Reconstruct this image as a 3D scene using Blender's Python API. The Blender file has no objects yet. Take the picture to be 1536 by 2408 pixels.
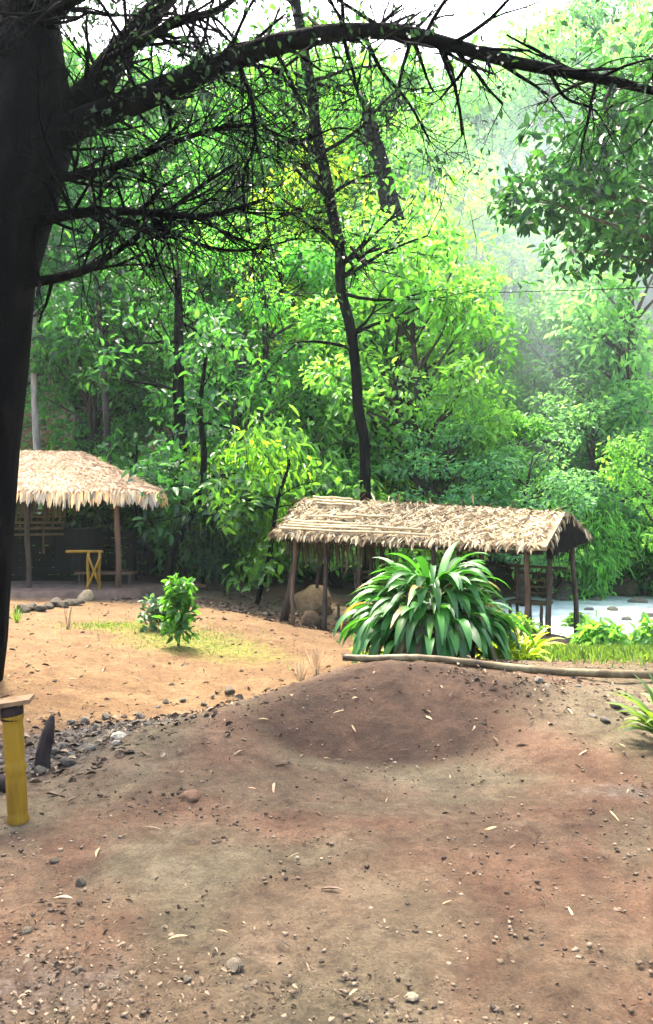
import bpy, math, random
import numpy as np
from mathutils import Vector, Matrix, noise

# ---------------------------------------------------------------- camera, sky, sun, exposure
scene = bpy.context.scene
COL = scene.collection
F = 1890.0                     # focal length in photograph pixels (the photograph is 1536 x 2408)
CAM_Z = 1.6
cam_d = bpy.data.cameras.new('camera')
cam = bpy.data.objects.new('camera', cam_d)
COL.objects.link(cam)
cam_d.sensor_fit = 'VERTICAL'
cam_d.sensor_height = 36.0
cam_d.lens = 36.0 * F / 2408.0
cam_d.clip_start = 0.05
cam_d.clip_end = 1000.0
cam.location = (0, 0, CAM_Z)
cam.rotation_euler = (math.radians(90), 0, 0)
scene.camera = cam
scene.render.resolution_x, scene.render.resolution_y = 653, 1024

SUN_EL = math.radians(64)
SUN_AZ = math.atan2(-0.32, 0.95)          # where the sun stands: high over the wood, a little to the left
world = bpy.data.worlds.new("World")
scene.world = world
world.use_nodes = True
wn = world.node_tree
bg = wn.nodes['Background']
sky = wn.nodes.new('ShaderNodeTexSky')
sky.sky_type = 'NISHITA'
sky.sun_disc = False
sky.sun_elevation = SUN_EL
sky.sun_rotation = SUN_AZ
sky.air_density = 1.0
sky.dust_density = 6.0
sky.ozone_density = 1.0
wn.links.new(sky.outputs[0], bg.inputs[0])
bg.inputs[1].default_value = 0.125
sun_d = bpy.data.lights.new('sun', 'SUN')
sun_d.energy = 1.5
sun_d.angle = math.radians(10)
sun_d.color = (1.0, 0.93, 0.80)
sun = bpy.data.objects.new('sun', sun_d)
COL.objects.link(sun)
to_sun = Vector((math.sin(SUN_AZ) * math.cos(SUN_EL), math.cos(SUN_AZ) * math.cos(SUN_EL), math.sin(SUN_EL)))
sun.rotation_euler = (-to_sun).to_track_quat('-Z', 'Y').to_euler()
sun.location = to_sun * 60
scene.view_settings.view_transform = 'Standard'
scene.view_settings.look = 'None'
scene.view_settings.gamma = 1.0
scene.view_settings.exposure = 3.5
scene.cycles.max_bounces = 8
scene.cycles.diffuse_bounces = 4
scene.cycles.transmission_bounces = 4
scene.cycles.volume_bounces = 0
scene.cycles.use_denoising = True


# ---------------------------------------------------------------- helpers
def at(px, py, Y):
    """a pixel of the photograph at distance Y -> a point of the place"""
    return Vector(((px - 768.0) * Y / F, Y, CAM_Z - (py - 1204.0) * Y / F))


class MB:
    """collects shapes into one mesh"""
    def __init__(self):
        self.v, self.f = [], []

    def add(self, verts, faces):
        b = len(self.v)
        self.v.extend([tuple(p) for p in verts])
        self.f.extend([tuple(i + b for i in f) for f in faces])

    def tube(self, pts, radii, seg=8, cap=True):
        pts = [Vector(p) for p in pts]
        n = len(pts)
        if not hasattr(radii, '__len__'):
            radii = [radii] * n
        t0 = (pts[1] - pts[0]).normalized()
        a = t0.orthogonal().normalized()
        vs = []
        for i, p in enumerate(pts):
            t = (pts[min(i + 1, n - 1)] - pts[max(i - 1, 0)])
            t = t.normalized() if t.length > 1e-9 else t0
            a = (a - t * a.dot(t))
            a = a.normalized() if a.length > 1e-6 else t.orthogonal().normalized()
            b = t.cross(a)
            for k in range(seg):
                w = 2 * math.pi * k / seg
                vs.append(p + (a * math.cos(w) + b * math.sin(w)) * radii[i])
        fs = []
        for i in range(n - 1):
            for k in range(seg):
                k2 = (k + 1) % seg
                fs.append((i * seg + k, i * seg + k2, (i + 1) * seg + k2, (i + 1) * seg + k))
        if cap:
            fs.append(tuple(range(seg - 1, -1, -1)))
            fs.append(tuple((n - 1) * seg + k for k in range(seg)))
        self.add(vs, fs)

    def box(self, c, size, rot=None):
        sx, sy, sz = size[0] / 2, size[1] / 2, size[2] / 2
        vs = [Vector((x * sx, y * sy, z * sz)) for x in (-1, 1) for y in (-1, 1) for z in (-1, 1)]
        if rot is not None:
            vs = [rot @ p for p in vs]
        vs = [p + Vector(c) for p in vs]
        self.add(vs, [(0, 1, 3, 2), (4, 6, 7, 5), (0, 4, 5, 1), (2, 3, 7, 6), (0, 2, 6, 4), (1, 5, 7, 3)])

    def blade(self, base, d, up, length, width, droop=0.3, n=4, fold=0.15, tip=0.05, w0=0.5, twist=0.0):
        """a strap-shaped leaf that bends down towards its tip"""
        base, d, up = Vector(base), Vector(d).normalized(), Vector(up)
        side = d.cross(up)
        side = side.normalized() if side.length > 1e-5 else d.orthogonal().normalized()
        vs, fs = [], []
        p = base.copy()
        dd = d.copy()
        for i in range(n + 1):
            t = i / n
            w = width * (w0 + (1 - w0) * math.sin(min(1, t * 1.8) * math.pi / 2)) * (1 - max(0, (t - 0.55) / 0.45) ** 1.7 * (1 - tip))
            nrm = side.cross(dd).normalized()
            sd = (side * math.cos(twist * t) + nrm * math.sin(twist * t))
            vs += [p - sd * w / 2 + nrm * fold * w, p, p + sd * w / 2 + nrm * fold * w]
            dd = (dd + Vector((0, 0, -1)) * droop * (1.0 / n) * (0.5 + t)).normalized()
            p = p + dd * length / n
        for i in range(n):
            a = i * 3
            fs += [(a, a + 1, a + 4, a + 3), (a + 1, a + 2, a + 5, a + 4)]
        self.add(vs, fs)

    def mesh(self, name, mat, smooth=True):
        me = bpy.data.meshes.new(name)
        me.from_pydata(self.v, [], self.f)
        me.materials.append(mat)
        if smooth:
            me.polygons.foreach_set('use_smooth', [True] * len(me.polygons))
        me.update()
        return me

    def build(self, name, mat, parent=None, smooth=True):
        return link(name, self.mesh(name, mat, smooth), parent)


def link(name, me, parent=None):
    o = bpy.data.objects.new(name, me)
    COL.objects.link(o)
    if parent is not None:
        o.parent = parent
        o.matrix_parent_inverse = Matrix.Translation(-Vector(parent.location)) if parent.get('world_parts') else Matrix.Identity(4)
    return o


def tag(o, label=None, cat=None, group=None, kind=None):
    if label: o['label'] = label
    if cat: o['category'] = cat
    if group: o['group'] = group
    if kind: o['kind'] = kind
    return o


def thing(name, loc, label, cat, group=None, world_parts=False):
    """an Empty at the base of a thing; with world_parts its parts are given in world coordinates"""
    o = bpy.data.objects.new(name, None)
    COL.objects.link(o)
    o.location = loc
    o.empty_display_size = 0.2
    if world_parts:
        o['world_parts'] = True
    return tag(o, label, cat, group)


def np_mesh(name, verts, faces4, mat):
    """verts (N,3), faces4 (M,4) -> mesh, quick"""
    me = bpy.data.meshes.new(name)
    nv, nf = len(verts), len(faces4)
    me.vertices.add(nv)
    me.vertices.foreach_set('co', np.ascontiguousarray(verts, dtype=np.float32).ravel())
    me.loops.add(nf * 4)
    me.loops.foreach_set('vertex_index', np.ascontiguousarray(faces4, dtype=np.int32).ravel())
    me.polygons.add(nf)
    me.polygons.foreach_set('loop_start', np.arange(0, nf * 4, 4, dtype=np.int32))
    me.polygons.foreach_set('loop_total', np.full(nf, 4, dtype=np.int32))
    me.materials.append(mat)
    me.update(calc_edges=True)
    me.validate()
    return me


def norm(a):
    return a / np.maximum(np.linalg.norm(a, axis=-1, keepdims=True), 1e-9)


def leaf_arrays(c, d, up, length, width, fold=0.18, bend=0.25):
    """pointed leaves, two quads each with a folded midrib; c,d,up (N,3); length,width (N,)"""
    d = norm(d)
    s = norm(np.cross(d, up))
    u = np.cross(s, d)
    L, W = length[:, None], width[:, None]
    v = np.empty((len(c), 6, 3))
    v[:, 0] = c
    v[:, 1] = c + d * L * 0.34 + s * W * 0.5 + u * W * fold
    v[:, 2] = c + d * L * 0.72 + s * W * 0.36 + u * (W * fold - L * bend * 0.4)
    v[:, 3] = c + d * L - u * L * bend
    v[:, 4] = c + d * L * 0.72 - s * W * 0.36 + u * (W * fold - L * bend * 0.4)
    v[:, 5] = c + d * L * 0.34 - s * W * 0.5 + u * W * fold
    b = (np.arange(len(c)) * 6)[:, None, None]
    f = np.array([[0, 1, 2, 3], [0, 3, 4, 5]])[None] + b
    return v.reshape(-1, 3), f.reshape(-1, 4)


def join_arrays(parts):
    vs, fs, n = [], [], 0
    for v, f in parts:
        vs.append(v)
        fs.append(f + n)
        n += len(v)
    return np.concatenate(vs), np.concatenate(fs)


def clump(rng, centre, r, n, lo, hi, ratio=0.5, droop=0.35, flat=0.7):
    """n leaves spread through a ragged clump"""
    dirs = norm(rng.normal(size=(n, 3)))
    rad = r * rng.uniform(0.25, 1.0, size=n) ** 0.55
    off = dirs * rad[:, None] * np.array([1, 1, flat])
    c = np.asarray(centre) + off
    d = norm(dirs * 0.8 + rng.normal(size=(n, 3)) * 0.7 + np.array([0, 0, -droop]))
    up = norm(dirs * 0.5 + np.array([0, 0, 0.8]) + rng.normal(size=(n, 3)) * 0.45)
    L = rng.uniform(lo, hi, size=n)
    return leaf_arrays(c, d, up, L, L * ratio * rng.uniform(0.75, 1.2, size=n))


def grow(mb, rng, p, d, L, r, depth, tips, kids=3, spread=0.8, grav=0.05, seg=5):
    """a limb with ever finer twigs"""
    p, d = Vector(p), Vector(d).normalized()
    pts, rad = [p.copy()], [r]
    n = 4
    for i in range(n):
        d = (d + Vector((rng.uniform(-1, 1), rng.uniform(-1, 1), rng.uniform(-1, 1) - grav)) * 0.2).normalized()
        p = p + d * L / n
        pts.append(p.copy())
        rad.append(r * (1 - 0.55 * (i + 1) / n))
    mb.tube(pts, rad, seg=seg if r > 0.012 else 3, cap=False)
    if depth <= 0:
        tips.append((pts[-1].copy(), d.copy()))
        return
    for k in range(kids):
        i = rng.randint(1, n)
        ax = Vector((rng.uniform(-1, 1), rng.uniform(-1, 1), rng.uniform(-1, 1)))
        nd = (d + ax * spread).normalized()
        grow(mb, rng, pts[i], nd, L * rng.uniform(0.5, 0.75), max(rad[i] * 0.6, 0.003), depth - 1, tips, kids, spread, grav, seg)


# ---------------------------------------------------------------- materials
def new_mat(name):
    m = bpy.data.materials.new(name)
    m.use_nodes = True
    nt = m.node_tree
    for n in list(nt.nodes):
        nt.nodes.remove(n)
    out = nt.nodes.new('ShaderNodeOutputMaterial')
    return m, nt, out


def N(nt, kind, **kw):
    n = nt.nodes.new(kind)
    for k, v in kw.items():
        if k in n.inputs:
            n.inputs[k].default_value = v
        else:
            setattr(n, k, v)
    return n


def ramp(nt, stops, fac=None):
    r = nt.nodes.new('ShaderNodeValToRGB')
    e = r.color_ramp.elements
    while len(e) < len(stops):
        e.new(0.5)
    for i, (p, c) in enumerate(stops):
        e[i].position = p
        e[i].color = (c[0], c[1], c[2], 1)
    if fac is not None:
        nt.links.new(fac, r.inputs[0])
    return r


def mixc(nt, fac, a, b, mode='MIX'):
    m = nt.nodes.new('ShaderNodeMix')
    m.data_type = 'RGBA'
    m.blend_type = mode
    for sock, val in ((m.inputs[0], fac), (m.inputs[6], a), (m.inputs[7], b)):
        if isinstance(val, (int, float)):
            sock.default_value = val
        elif isinstance(val, tuple):
            sock.default_value = (*val, 1) if len(val) == 3 else val
        else:
            nt.links.new(val, sock)
    return m.outputs[2]


def leaf_mat(name, tint=None, rough=0.42, trans=0.5, through=(2.1, 2.1, 1.0), dead=0.0):
    """leaf: colour from the object's own colour (or tint), varied leaf by leaf, part of the light goes through"""
    m, nt, out = new_mat(name)
    geo = N(nt, 'ShaderNodeNewGeometry')
    if tint is None:
        base = N(nt, 'ShaderNodeObjectInfo').outputs['Color']
    else:
        rgb = N(nt, 'ShaderNodeRGB')
        rgb.outputs[0].default_value = (*tint, 1)
        base = rgb.outputs[0]
    r = ramp(nt, [(0.0, (0.45, 0.5, 0.6)), (0.5, (0.95, 0.95, 0.95)), (0.85, (1.35, 1.3, 1.0)), (1.0, (2.0, 1.6, 0.9))], geo.outputs['Random Per Island'])
    c = mixc(nt, 1.0, base, r.outputs[0], 'MULTIPLY')
    mul = N(nt, 'ShaderNodeMath', operation='MULTIPLY')
    mul.inputs[1].default_value = 7.31
    nt.links.new(geo.outputs['Random Per Island'], mul.inputs[0])
    fr = N(nt, 'ShaderNodeMath', operation='FRACT')
    nt.links.new(mul.outputs[0], fr.inputs[0])
    gt = N(nt, 'ShaderNodeMath', operation='GREATER_THAN')
    gt.inputs[1].default_value = 1 - dead
    nt.links.new(fr.outputs[0], gt.inputs[0])
    c = mixc(nt, gt.outputs[0], c, (0.20, 0.13, 0.04))
    p = N(nt, 'ShaderNodeBsdfPrincipled', Roughness=rough)
    p.inputs['Specular IOR Level'].default_value = 0.4
    nt.links.new(c, p.inputs['Base Color'])
    t = N(nt, 'ShaderNodeBsdfTranslucent')
    tc = mixc(nt, 1.0, c, through, 'MULTIPLY')
    nt.links.new(tc, t.inputs['Color'])
    mx = N(nt, 'ShaderNodeMixShader')
    mx.inputs[0].default_value = trans
    nt.links.new(p.outputs[0], mx.inputs[1])
    nt.links.new(t.outputs[0], mx.inputs[2])
    nt.links.new(mx.outputs[0], out.inputs[0])
    return m


def rough_mat(name, stops, scale=6.0, bump=0.4, rough=0.9, stretch=(1, 1, 1), detail=6, object_tint=False, island=0.0, bump_dist=0.02):
    """noisy natural surface: wood, bark, straw, stone"""
    m, nt, out = new_mat(name)
    tc = N(nt, 'ShaderNodeTexCoord')
    mp = N(nt, 'ShaderNodeMapping')
    mp.inputs['Scale'].default_value = stretch
    nt.links.new(tc.outputs['Object'], mp.inputs[0])
    nz = N(nt, 'ShaderNodeTexNoise', Scale=scale, Detail=detail, Roughness=0.65)
    nt.links.new(mp.outputs[0], nz.inputs['Vector'])
    fac = nz.outputs[0]
    if island > 0:
        geo = N(nt, 'ShaderNodeNewGeometry')
        a = N(nt, 'ShaderNodeMath', operation='SUBTRACT')
        a.inputs[1].default_value = 0.5
        nt.links.new(geo.outputs['Random Per Island'], a.inputs[0])
        b = N(nt, 'ShaderNodeMath', operation='MULTIPLY_ADD')
        b.inputs[1].default_value = island
        nt.links.new(a.outputs[0], b.inputs[0])
        nt.links.new(fac, b.inputs[2])
        fac = b.outputs[0]
    r = ramp(nt, stops, fac)
    c = r.outputs[0]
    if object_tint:
        c = mixc(nt, 1.0, c, N(nt, 'ShaderNodeObjectInfo').outputs['Color'], 'MULTIPLY')
    p = N(nt, 'ShaderNodeBsdfPrincipled', Roughness=rough)
    p.inputs['Specular IOR Level'].default_value = 0.03 if 'dark' in name or 'soot' in name or 'pole' in name else 0.2
    nt.links.new(c, p.inputs['Base Color'])
    bp = N(nt, 'ShaderNodeBump', Strength=bump, Distance=bump_dist)
    nt.links.new(nz.outputs[0], bp.inputs['Height'])
    nt.links.new(bp.outputs[0], p.inputs['Normal'])
    nt.links.new(p.outputs[0], out.inputs[0])
    return m


M = {}
M['leaf'] = leaf_mat('tree_leaf')
M['grass'] = leaf_mat('grass_blade', (0.09, 0.16, 0.025), rough=0.6, trans=0.35)
M['strap'] = leaf_mat('strap_leaf', (0.030, 0.125, 0.018), rough=0.45, trans=0.3, dead=0.03)
M['fern'] = leaf_mat('fern_leaf', (0.20, 0.28, 0.02), rough=0.5, trans=0.45, dead=0.0)
M['dead_strap'] = rough_mat('dead_leaf', [(0.3, (0.025, 0.022, 0.010)), (0.7, (0.10, 0.09, 0.035))], 4, island=0.5)
M['bark'] = rough_mat('bark', [(0.3, (0.35, 0.35, 0.35)), (0.7, (1.1, 1.1, 1.1))], 9, bump=0.8, stretch=(1, 1, 0.25), object_tint=True)
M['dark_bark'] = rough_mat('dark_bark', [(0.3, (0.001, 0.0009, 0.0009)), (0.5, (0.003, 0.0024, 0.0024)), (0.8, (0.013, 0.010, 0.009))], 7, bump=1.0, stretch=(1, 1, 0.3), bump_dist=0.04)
M['pole'] = rough_mat('weathered_pole', [(0.3, (0.022, 0.016, 0.012)), (0.7, (0.075, 0.055, 0.04))], 10, stretch=(1, 1, 0.2))
M['pole_warm'] = rough_mat('brown_pole', [(0.3, (0.05, 0.03, 0.018)), (0.7, (0.15, 0.09, 0.055))], 10, stretch=(1, 1, 0.2))
M['thatch_a'] = rough_mat('straw_thatch', [(0.2, (0.12, 0.07, 0.038)), (0.5, (0.27, 0.175, 0.10)), (0.8, (0.42, 0.30, 0.19))], 5, island=0.55, bump=0.5)
M['thatch_b'] = rough_mat('leaf_thatch', [(0.2, (0.055, 0.033, 0.016)), (0.5, (0.22, 0.155, 0.080)), (0.8, (0.46, 0.37, 0.22))], 5, island=0.7, bump=0.4)
M['fringe'] = leaf_mat('thatch_fringe', (0.72, 0.60, 0.42), rough=0.7, trans=0.5, through=(1.25, 1.2, 1.05), dead=0.06)
M['batten'] = rough_mat('bamboo_batten', [(0.3, (0.24, 0.17, 0.09)), (0.7, (0.55, 0.44, 0.26))], 8, island=0.4)
M['soot'] = rough_mat('sooty_wall', [(0.3, (0.003, 0.0025, 0.002)), (0.8, (0.010, 0.008, 0.006))], 6)  # near black: stands for the shade under the two roofs
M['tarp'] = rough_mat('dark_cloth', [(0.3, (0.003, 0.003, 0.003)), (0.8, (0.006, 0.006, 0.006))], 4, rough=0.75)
M['slat'] = rough_mat('bamboo_slat', [(0.3, (0.02, 0.015, 0.006)), (0.7, (0.08, 0.058, 0.024))], 7, island=0.4)
M['yellow_bamboo'] = rough_mat('yellow_bamboo', [(0.28, (0.05, 0.028, 0.007)), (0.45, (0.15, 0.08, 0.005)), (0.7, (0.24, 0.14, 0.008))], 8, rough=0.5, stretch=(1, 1, 0.15), bump=0.15)
M['wood_cut'] = rough_mat('cut_wood', [(0.3, (0.08, 0.045, 0.02)), (0.7, (0.22, 0.135, 0.07))], 12)
M['charred'] = rough_mat('charred_wood', [(0.3, (0.008, 0.006, 0.005)), (0.8, (0.04, 0.025, 0.02))], 9)
M['stone'] = rough_mat('stone', [(0.25, (0.06, 0.05, 0.038)), (0.5, (0.16, 0.135, 0.10)), (0.8, (0.28, 0.24, 0.185))], 6, bump=0.7, object_tint=True)
M['dry_leaf'] = rough_mat('dry_leaf_blade', [(0.3, (0.25, 0.16, 0.08)), (0.7, (0.55, 0.42, 0.26))], 8, rough=0.6, object_tint=True)
M['litter'] = rough_mat('litter_bits', [(0.05, (0.02, 0.013, 0.008)), (0.5, (0.07, 0.046, 0.028)), (0.95, (0.20, 0.15, 0.095))], 3, island=1.0)
M['earth_wall'] = rough_mat('packed_earth', [(0.3, (0.045, 0.028, 0.02)), (0.7, (0.12, 0.078, 0.055))], 5, bump=0.7, bump_dist=0.04)
M['wire'] = rough_mat('wire', [(0.3, (0.01, 0.015, 0.012)), (0.7, (0.02, 0.03, 0.025))], 5)


def ground_mat():
    m, nt, out = new_mat('bare_earth')
    tc = N(nt, 'ShaderNodeTexCoord')
    att = N(nt, 'ShaderNodeAttribute', attribute_name='soil')
    sep = N(nt, 'ShaderNodeSeparateColor')
    nt.links.new(att.outputs['Color'], sep.inputs[0])

    def noise_tex(scale, detail=6, rough=0.6, dist=0.0):
        n = N(nt, 'ShaderNodeTexNoise', Scale=scale, Detail=detail, Roughness=rough, Distortion=dist)
        nt.links.new(tc.outputs['Object'], n.inputs['Vector'])
        return n
    big = noise_tex(0.55, 4, 0.6, 0.4)
    mid = noise_tex(2.3, 7, 0.7, 0.3)
    fine = noise_tex(14, 8, 0.75)
    grit = noise_tex(70, 6, 0.8)
    red = ramp(nt, [(0.25, (0.060, 0.029, 0.016)), (0.5, (0.135, 0.075, 0.042)), (0.75, (0.225, 0.135, 0.080))], mid.outputs[0])
    grey = ramp(nt, [(0.25, (0.062, 0.047, 0.026)), (0.5, (0.140, 0.108, 0.062)), (0.78, (0.225, 0.18, 0.112))], mid.outputs[0])
    f = ramp(nt, [(0.42, (0, 0, 0)), (0.58, (1, 1, 1))], big.outputs[0])
    c = mixc(nt, f.outputs[0], red.outputs[0], grey.outputs[0])

    def mask(sock, sharp=0.5):
        a = N(nt, 'ShaderNodeMath', operation='MULTIPLY_ADD')
        a.inputs[1].default_value = 1.0
        nt.links.new(sock, a.inputs[0])
        s = N(nt, 'ShaderNodeMath', operation='MULTIPLY_ADD')
        s.inputs[1].default_value = 1.5
        s.inputs[2].default_value = -0.75
        av = N(nt, 'ShaderNodeMix')
        av.inputs[0].default_value = 0.4
        nt.links.new(mid.outputs[0], av.inputs[2])
        nt.links.new(fine.outputs[0], av.inputs[3])
        nt.links.new(av.outputs[0], s.inputs[0])
        nt.links.new(s.outputs[0], a.inputs[2])
        return ramp(nt, [(0.30, (0, 0, 0)), (0.30 + sharp, (1, 1, 1))], a.outputs[0]).outputs[0]
    sand = ramp(nt, [(0.2, (0.085, 0.041, 0.016)), (0.5, (0.165, 0.094, 0.039)), (0.8, (0.25, 0.165, 0.078))], mid.outputs[0])
    c = mixc(nt, mask(att.outputs['Alpha']), c, sand.outputs[0])
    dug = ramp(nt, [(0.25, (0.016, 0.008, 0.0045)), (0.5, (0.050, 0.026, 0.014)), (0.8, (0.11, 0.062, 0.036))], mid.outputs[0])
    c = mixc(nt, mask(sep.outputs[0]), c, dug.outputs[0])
    gravel = ramp(nt, [(0.3, (0.02, 0.019, 0.018)), (0.5, (0.075, 0.07, 0.062)), (0.7, (0.19, 0.178, 0.16))], fine.outputs[0])
    c = mixc(nt, mask(sep.outputs[2]), c, gravel.outputs[0])
    moss = ramp(nt, [(0.3, (0.085, 0.095, 0.013)), (0.7, (0.21, 0.19, 0.036))], fine.outputs[0])
    c = mixc(nt, mask(sep.outputs[1]), c, moss.outputs[0])
    fr = ramp(nt, [(0.28, (0.40, 0.38, 0.36)), (0.5, (1, 1, 1)), (0.74, (1.45, 1.42, 1.38))], fine.outputs[0])
    c = mixc(nt, 0.8, c, fr.outputs[0], 'MULTIPLY')
    gr = ramp(nt, [(0.3, (0.45, 0.45, 0.45)), (0.52, (1, 1, 1)), (0.75, (1.6, 1.6, 1.6))], grit.outputs[0])
    c = mixc(nt, 0.85, c, gr.outputs[0], 'MULTIPLY')
    clod = noise_tex(33, 9, 0.85, 0.8)
    cr = ramp(nt, [(0.30, (0.35, 0.33, 0.31)), (0.44, (0.92, 0.92, 0.92)), (0.6, (1.05, 1.05, 1.05)), (0.72, (1.7, 1.66, 1.6))], clod.outputs[0])
    c = mixc(nt, 0.9, c, cr.outputs[0], 'MULTIPLY')
    p = N(nt, 'ShaderNodeBsdfPrincipled', Roughness=0.92)
    p.inputs['Specular IOR Level'].default_value = 0.2
    nt.links.new(c, p.inputs['Base Color'])
    b1 = N(nt, 'ShaderNodeBump', Strength=0.9, Distance=0.06)
    nt.links.new(fine.outputs[0], b1.inputs['Height'])
    b2 = N(nt, 'ShaderNodeBump', Strength=0.8, Distance=0.015)
    nt.links.new(grit.outputs[0], b2.inputs['Height'])
    nt.links.new(b1.outputs[0], b2.inputs['Normal'])
    b3 = N(nt, 'ShaderNodeBump', Strength=1.0, Distance=0.03)
    nt.links.new(clod.outputs[0], b3.inputs['Height'])
    nt.links.new(b2.outputs[0], b3.inputs['Normal'])
    nt.links.new(b3.outputs[0], p.inputs['Normal'])
    nt.links.new(p.outputs[0], out.inputs[0])
    return m


M['ground'] = ground_mat()

# ---------------------------------------------------------------- the ground
CTRL = []
for px, py, Y in [(300, 1700, 6.3), (100, 1800, 5.2), (550, 1655, 7.6), (100, 1600, 7.8), (700, 1600, 8.2), (400, 1540, 9.5), (100, 1450, 13.0),
                  (270, 1402, 16.6), (60, 1395, 16.5), (690, 1480, 14.7), (1290, 1493, 12.9), (1360, 1502, 13.6), (800, 1530, 10.6),
                  (560, 1440, 14.0), (400, 1375, 18.5), (600, 1410, 17.5),
                  (870, 1562, 6.65), (1000, 1566, 6.6), (1150, 1582, 6.65), (1300, 1592, 6.75), (1500, 1602, 6.9), (700, 1615, 6.25), (780, 1585, 6.5), (620, 1655, 5.9), (560, 1692, 5.6), (470, 1745, 5.25), (850, 1752, 5.55), (1000, 1756, 5.55), (700, 1770, 5.35), (620, 1640, 7.8), (720, 1588, 8.5), (480, 1690, 6.7),
                  (1020, 1552, 8.5), (1200, 1556, 8.6), (1450, 1550, 8.8), (800, 1565, 8.6)]:
    p = at(px, py, Y)
    CTRL.append((p.x, p.y, p.z))
for x in (-8, -4, -2, 0, 2, 4, 8):
    for y in (-6, 0, 2.5, 4.2):
        CTRL.append((x, y, -0.035 if y == 4.2 else 0.0))
for x, y, z in [(5.3, 14.5, -0.98), (5.0, 12.6, -0.82), (6.2, 12.0, -0.85), (7.6, 11.6, -0.85), (4.9, 10.2, -0.22), (4.2, 14.0, -0.60), (3.7, 11.2, -0.36), (4.0, 15.6, -0.68), (2.5, 15.2, -0.62), (3.3, 15.6, -0.64), (2.5, 17, -0.58), (3.2, 17.5, -0.62), (3.2, 19, -0.6), (3.4, 21.5, -0.5), (5.4, 17, -1.05), (6, 16, -1.05), (7, 20, -1.05), (5, 20, -1.0), (9, 13, -0.9), (10, 18, -0.9), (-12, 8, 0.1), (-12, 16, 0.1), (-9, 22, 0.1), (-3, 22, -0.1),
                (1, 21, -0.4), (12, 8, -0.2), (-5, 5, 0.02), (4.5, 5.2, 0.03), (-6.5, 18, -0.05), (14, 24, -0.6), (0, 24, -0.3), (-14, 24, 0.2), (5, 24, -0.95)]:
    CTRL.append((x, y, z))
CT = np.array(CTRL)


def _tps():
    n = len(CT)
    d = np.linalg.norm(CT[:, None, :2] - CT[None, :, :2], axis=2)
    K = np.where(d > 0, d ** 2 * np.log(np.maximum(d, 1e-9)), 0) + np.eye(n) * 0.05
    P = np.c_[np.ones(n), CT[:, :2]]
    A = np.block([[K, P], [P.T, np.zeros((3, 3))]])
    return np.linalg.solve(A, np.r_[CT[:, 2], 0, 0, 0])


TPS = _tps()


def smooth(a, b, x):
    t = np.clip((x - a) / (b - a), 0, 1)
    return t * t * (3 - 2 * t)


def gz_np(x, y):
    x, y = np.asarray(x, float), np.asarray(y, float)
    xc, yc = np.clip(x, -13, 13), np.clip(y, -5, 24)
    d = np.sqrt((xc[..., None] - CT[:, 0]) ** 2 + (yc[..., None] - CT[:, 1]) ** 2)
    z = (np.where(d > 0, d ** 2 * np.log(np.maximum(d, 1e-9)), 0) * TPS[:-3]).sum(-1) + TPS[-3] + TPS[-2] * xc + TPS[-1] * yc
    h = smooth(21, 58, y + np.abs(x) * 0.1) * 26 - smooth(75, 150, y) * 10
    q = x / np.maximum(y, 5.0)
    h = h * (1 - 0.11 * np.exp(-((q - 0.14) / 0.12) ** 2) - 0.13 * np.exp(-((q + 0.20) / 0.11) ** 2))
    return z + h


def gz(x, y):
    return float(gz_np(x, y))


def on_ground(px, py, ymax=60):
    """where the ray through a pixel meets the ground"""
    ys = np.linspace(1.8, ymax, 2400)
    x = (px - 768) * ys / F
    z = CAM_Z - (py - 1204) * ys / F
    below = np.nonzero(z <= gz_np(x, ys))[0]
    i = below[0] if len(below) else len(ys) - 1
    return Vector((x[i], ys[i], gz(x[i], ys[i])))


def axis(lo, mid0, mid1, hi, step, grow_=1.13):
    a = list(np.arange(mid0, mid1, step))
    s, v = step, mid1
    while v < hi:
        a.append(v)
        s = min(s * grow_, 4.0)
        v += s
    a.append(hi)
    s, v = step, mid0
    b = []
    while v > lo:
        s = min(s * grow_, 4.0)
        v -= s
        b.append(v)
    return np.array(sorted(b + a))


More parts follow.
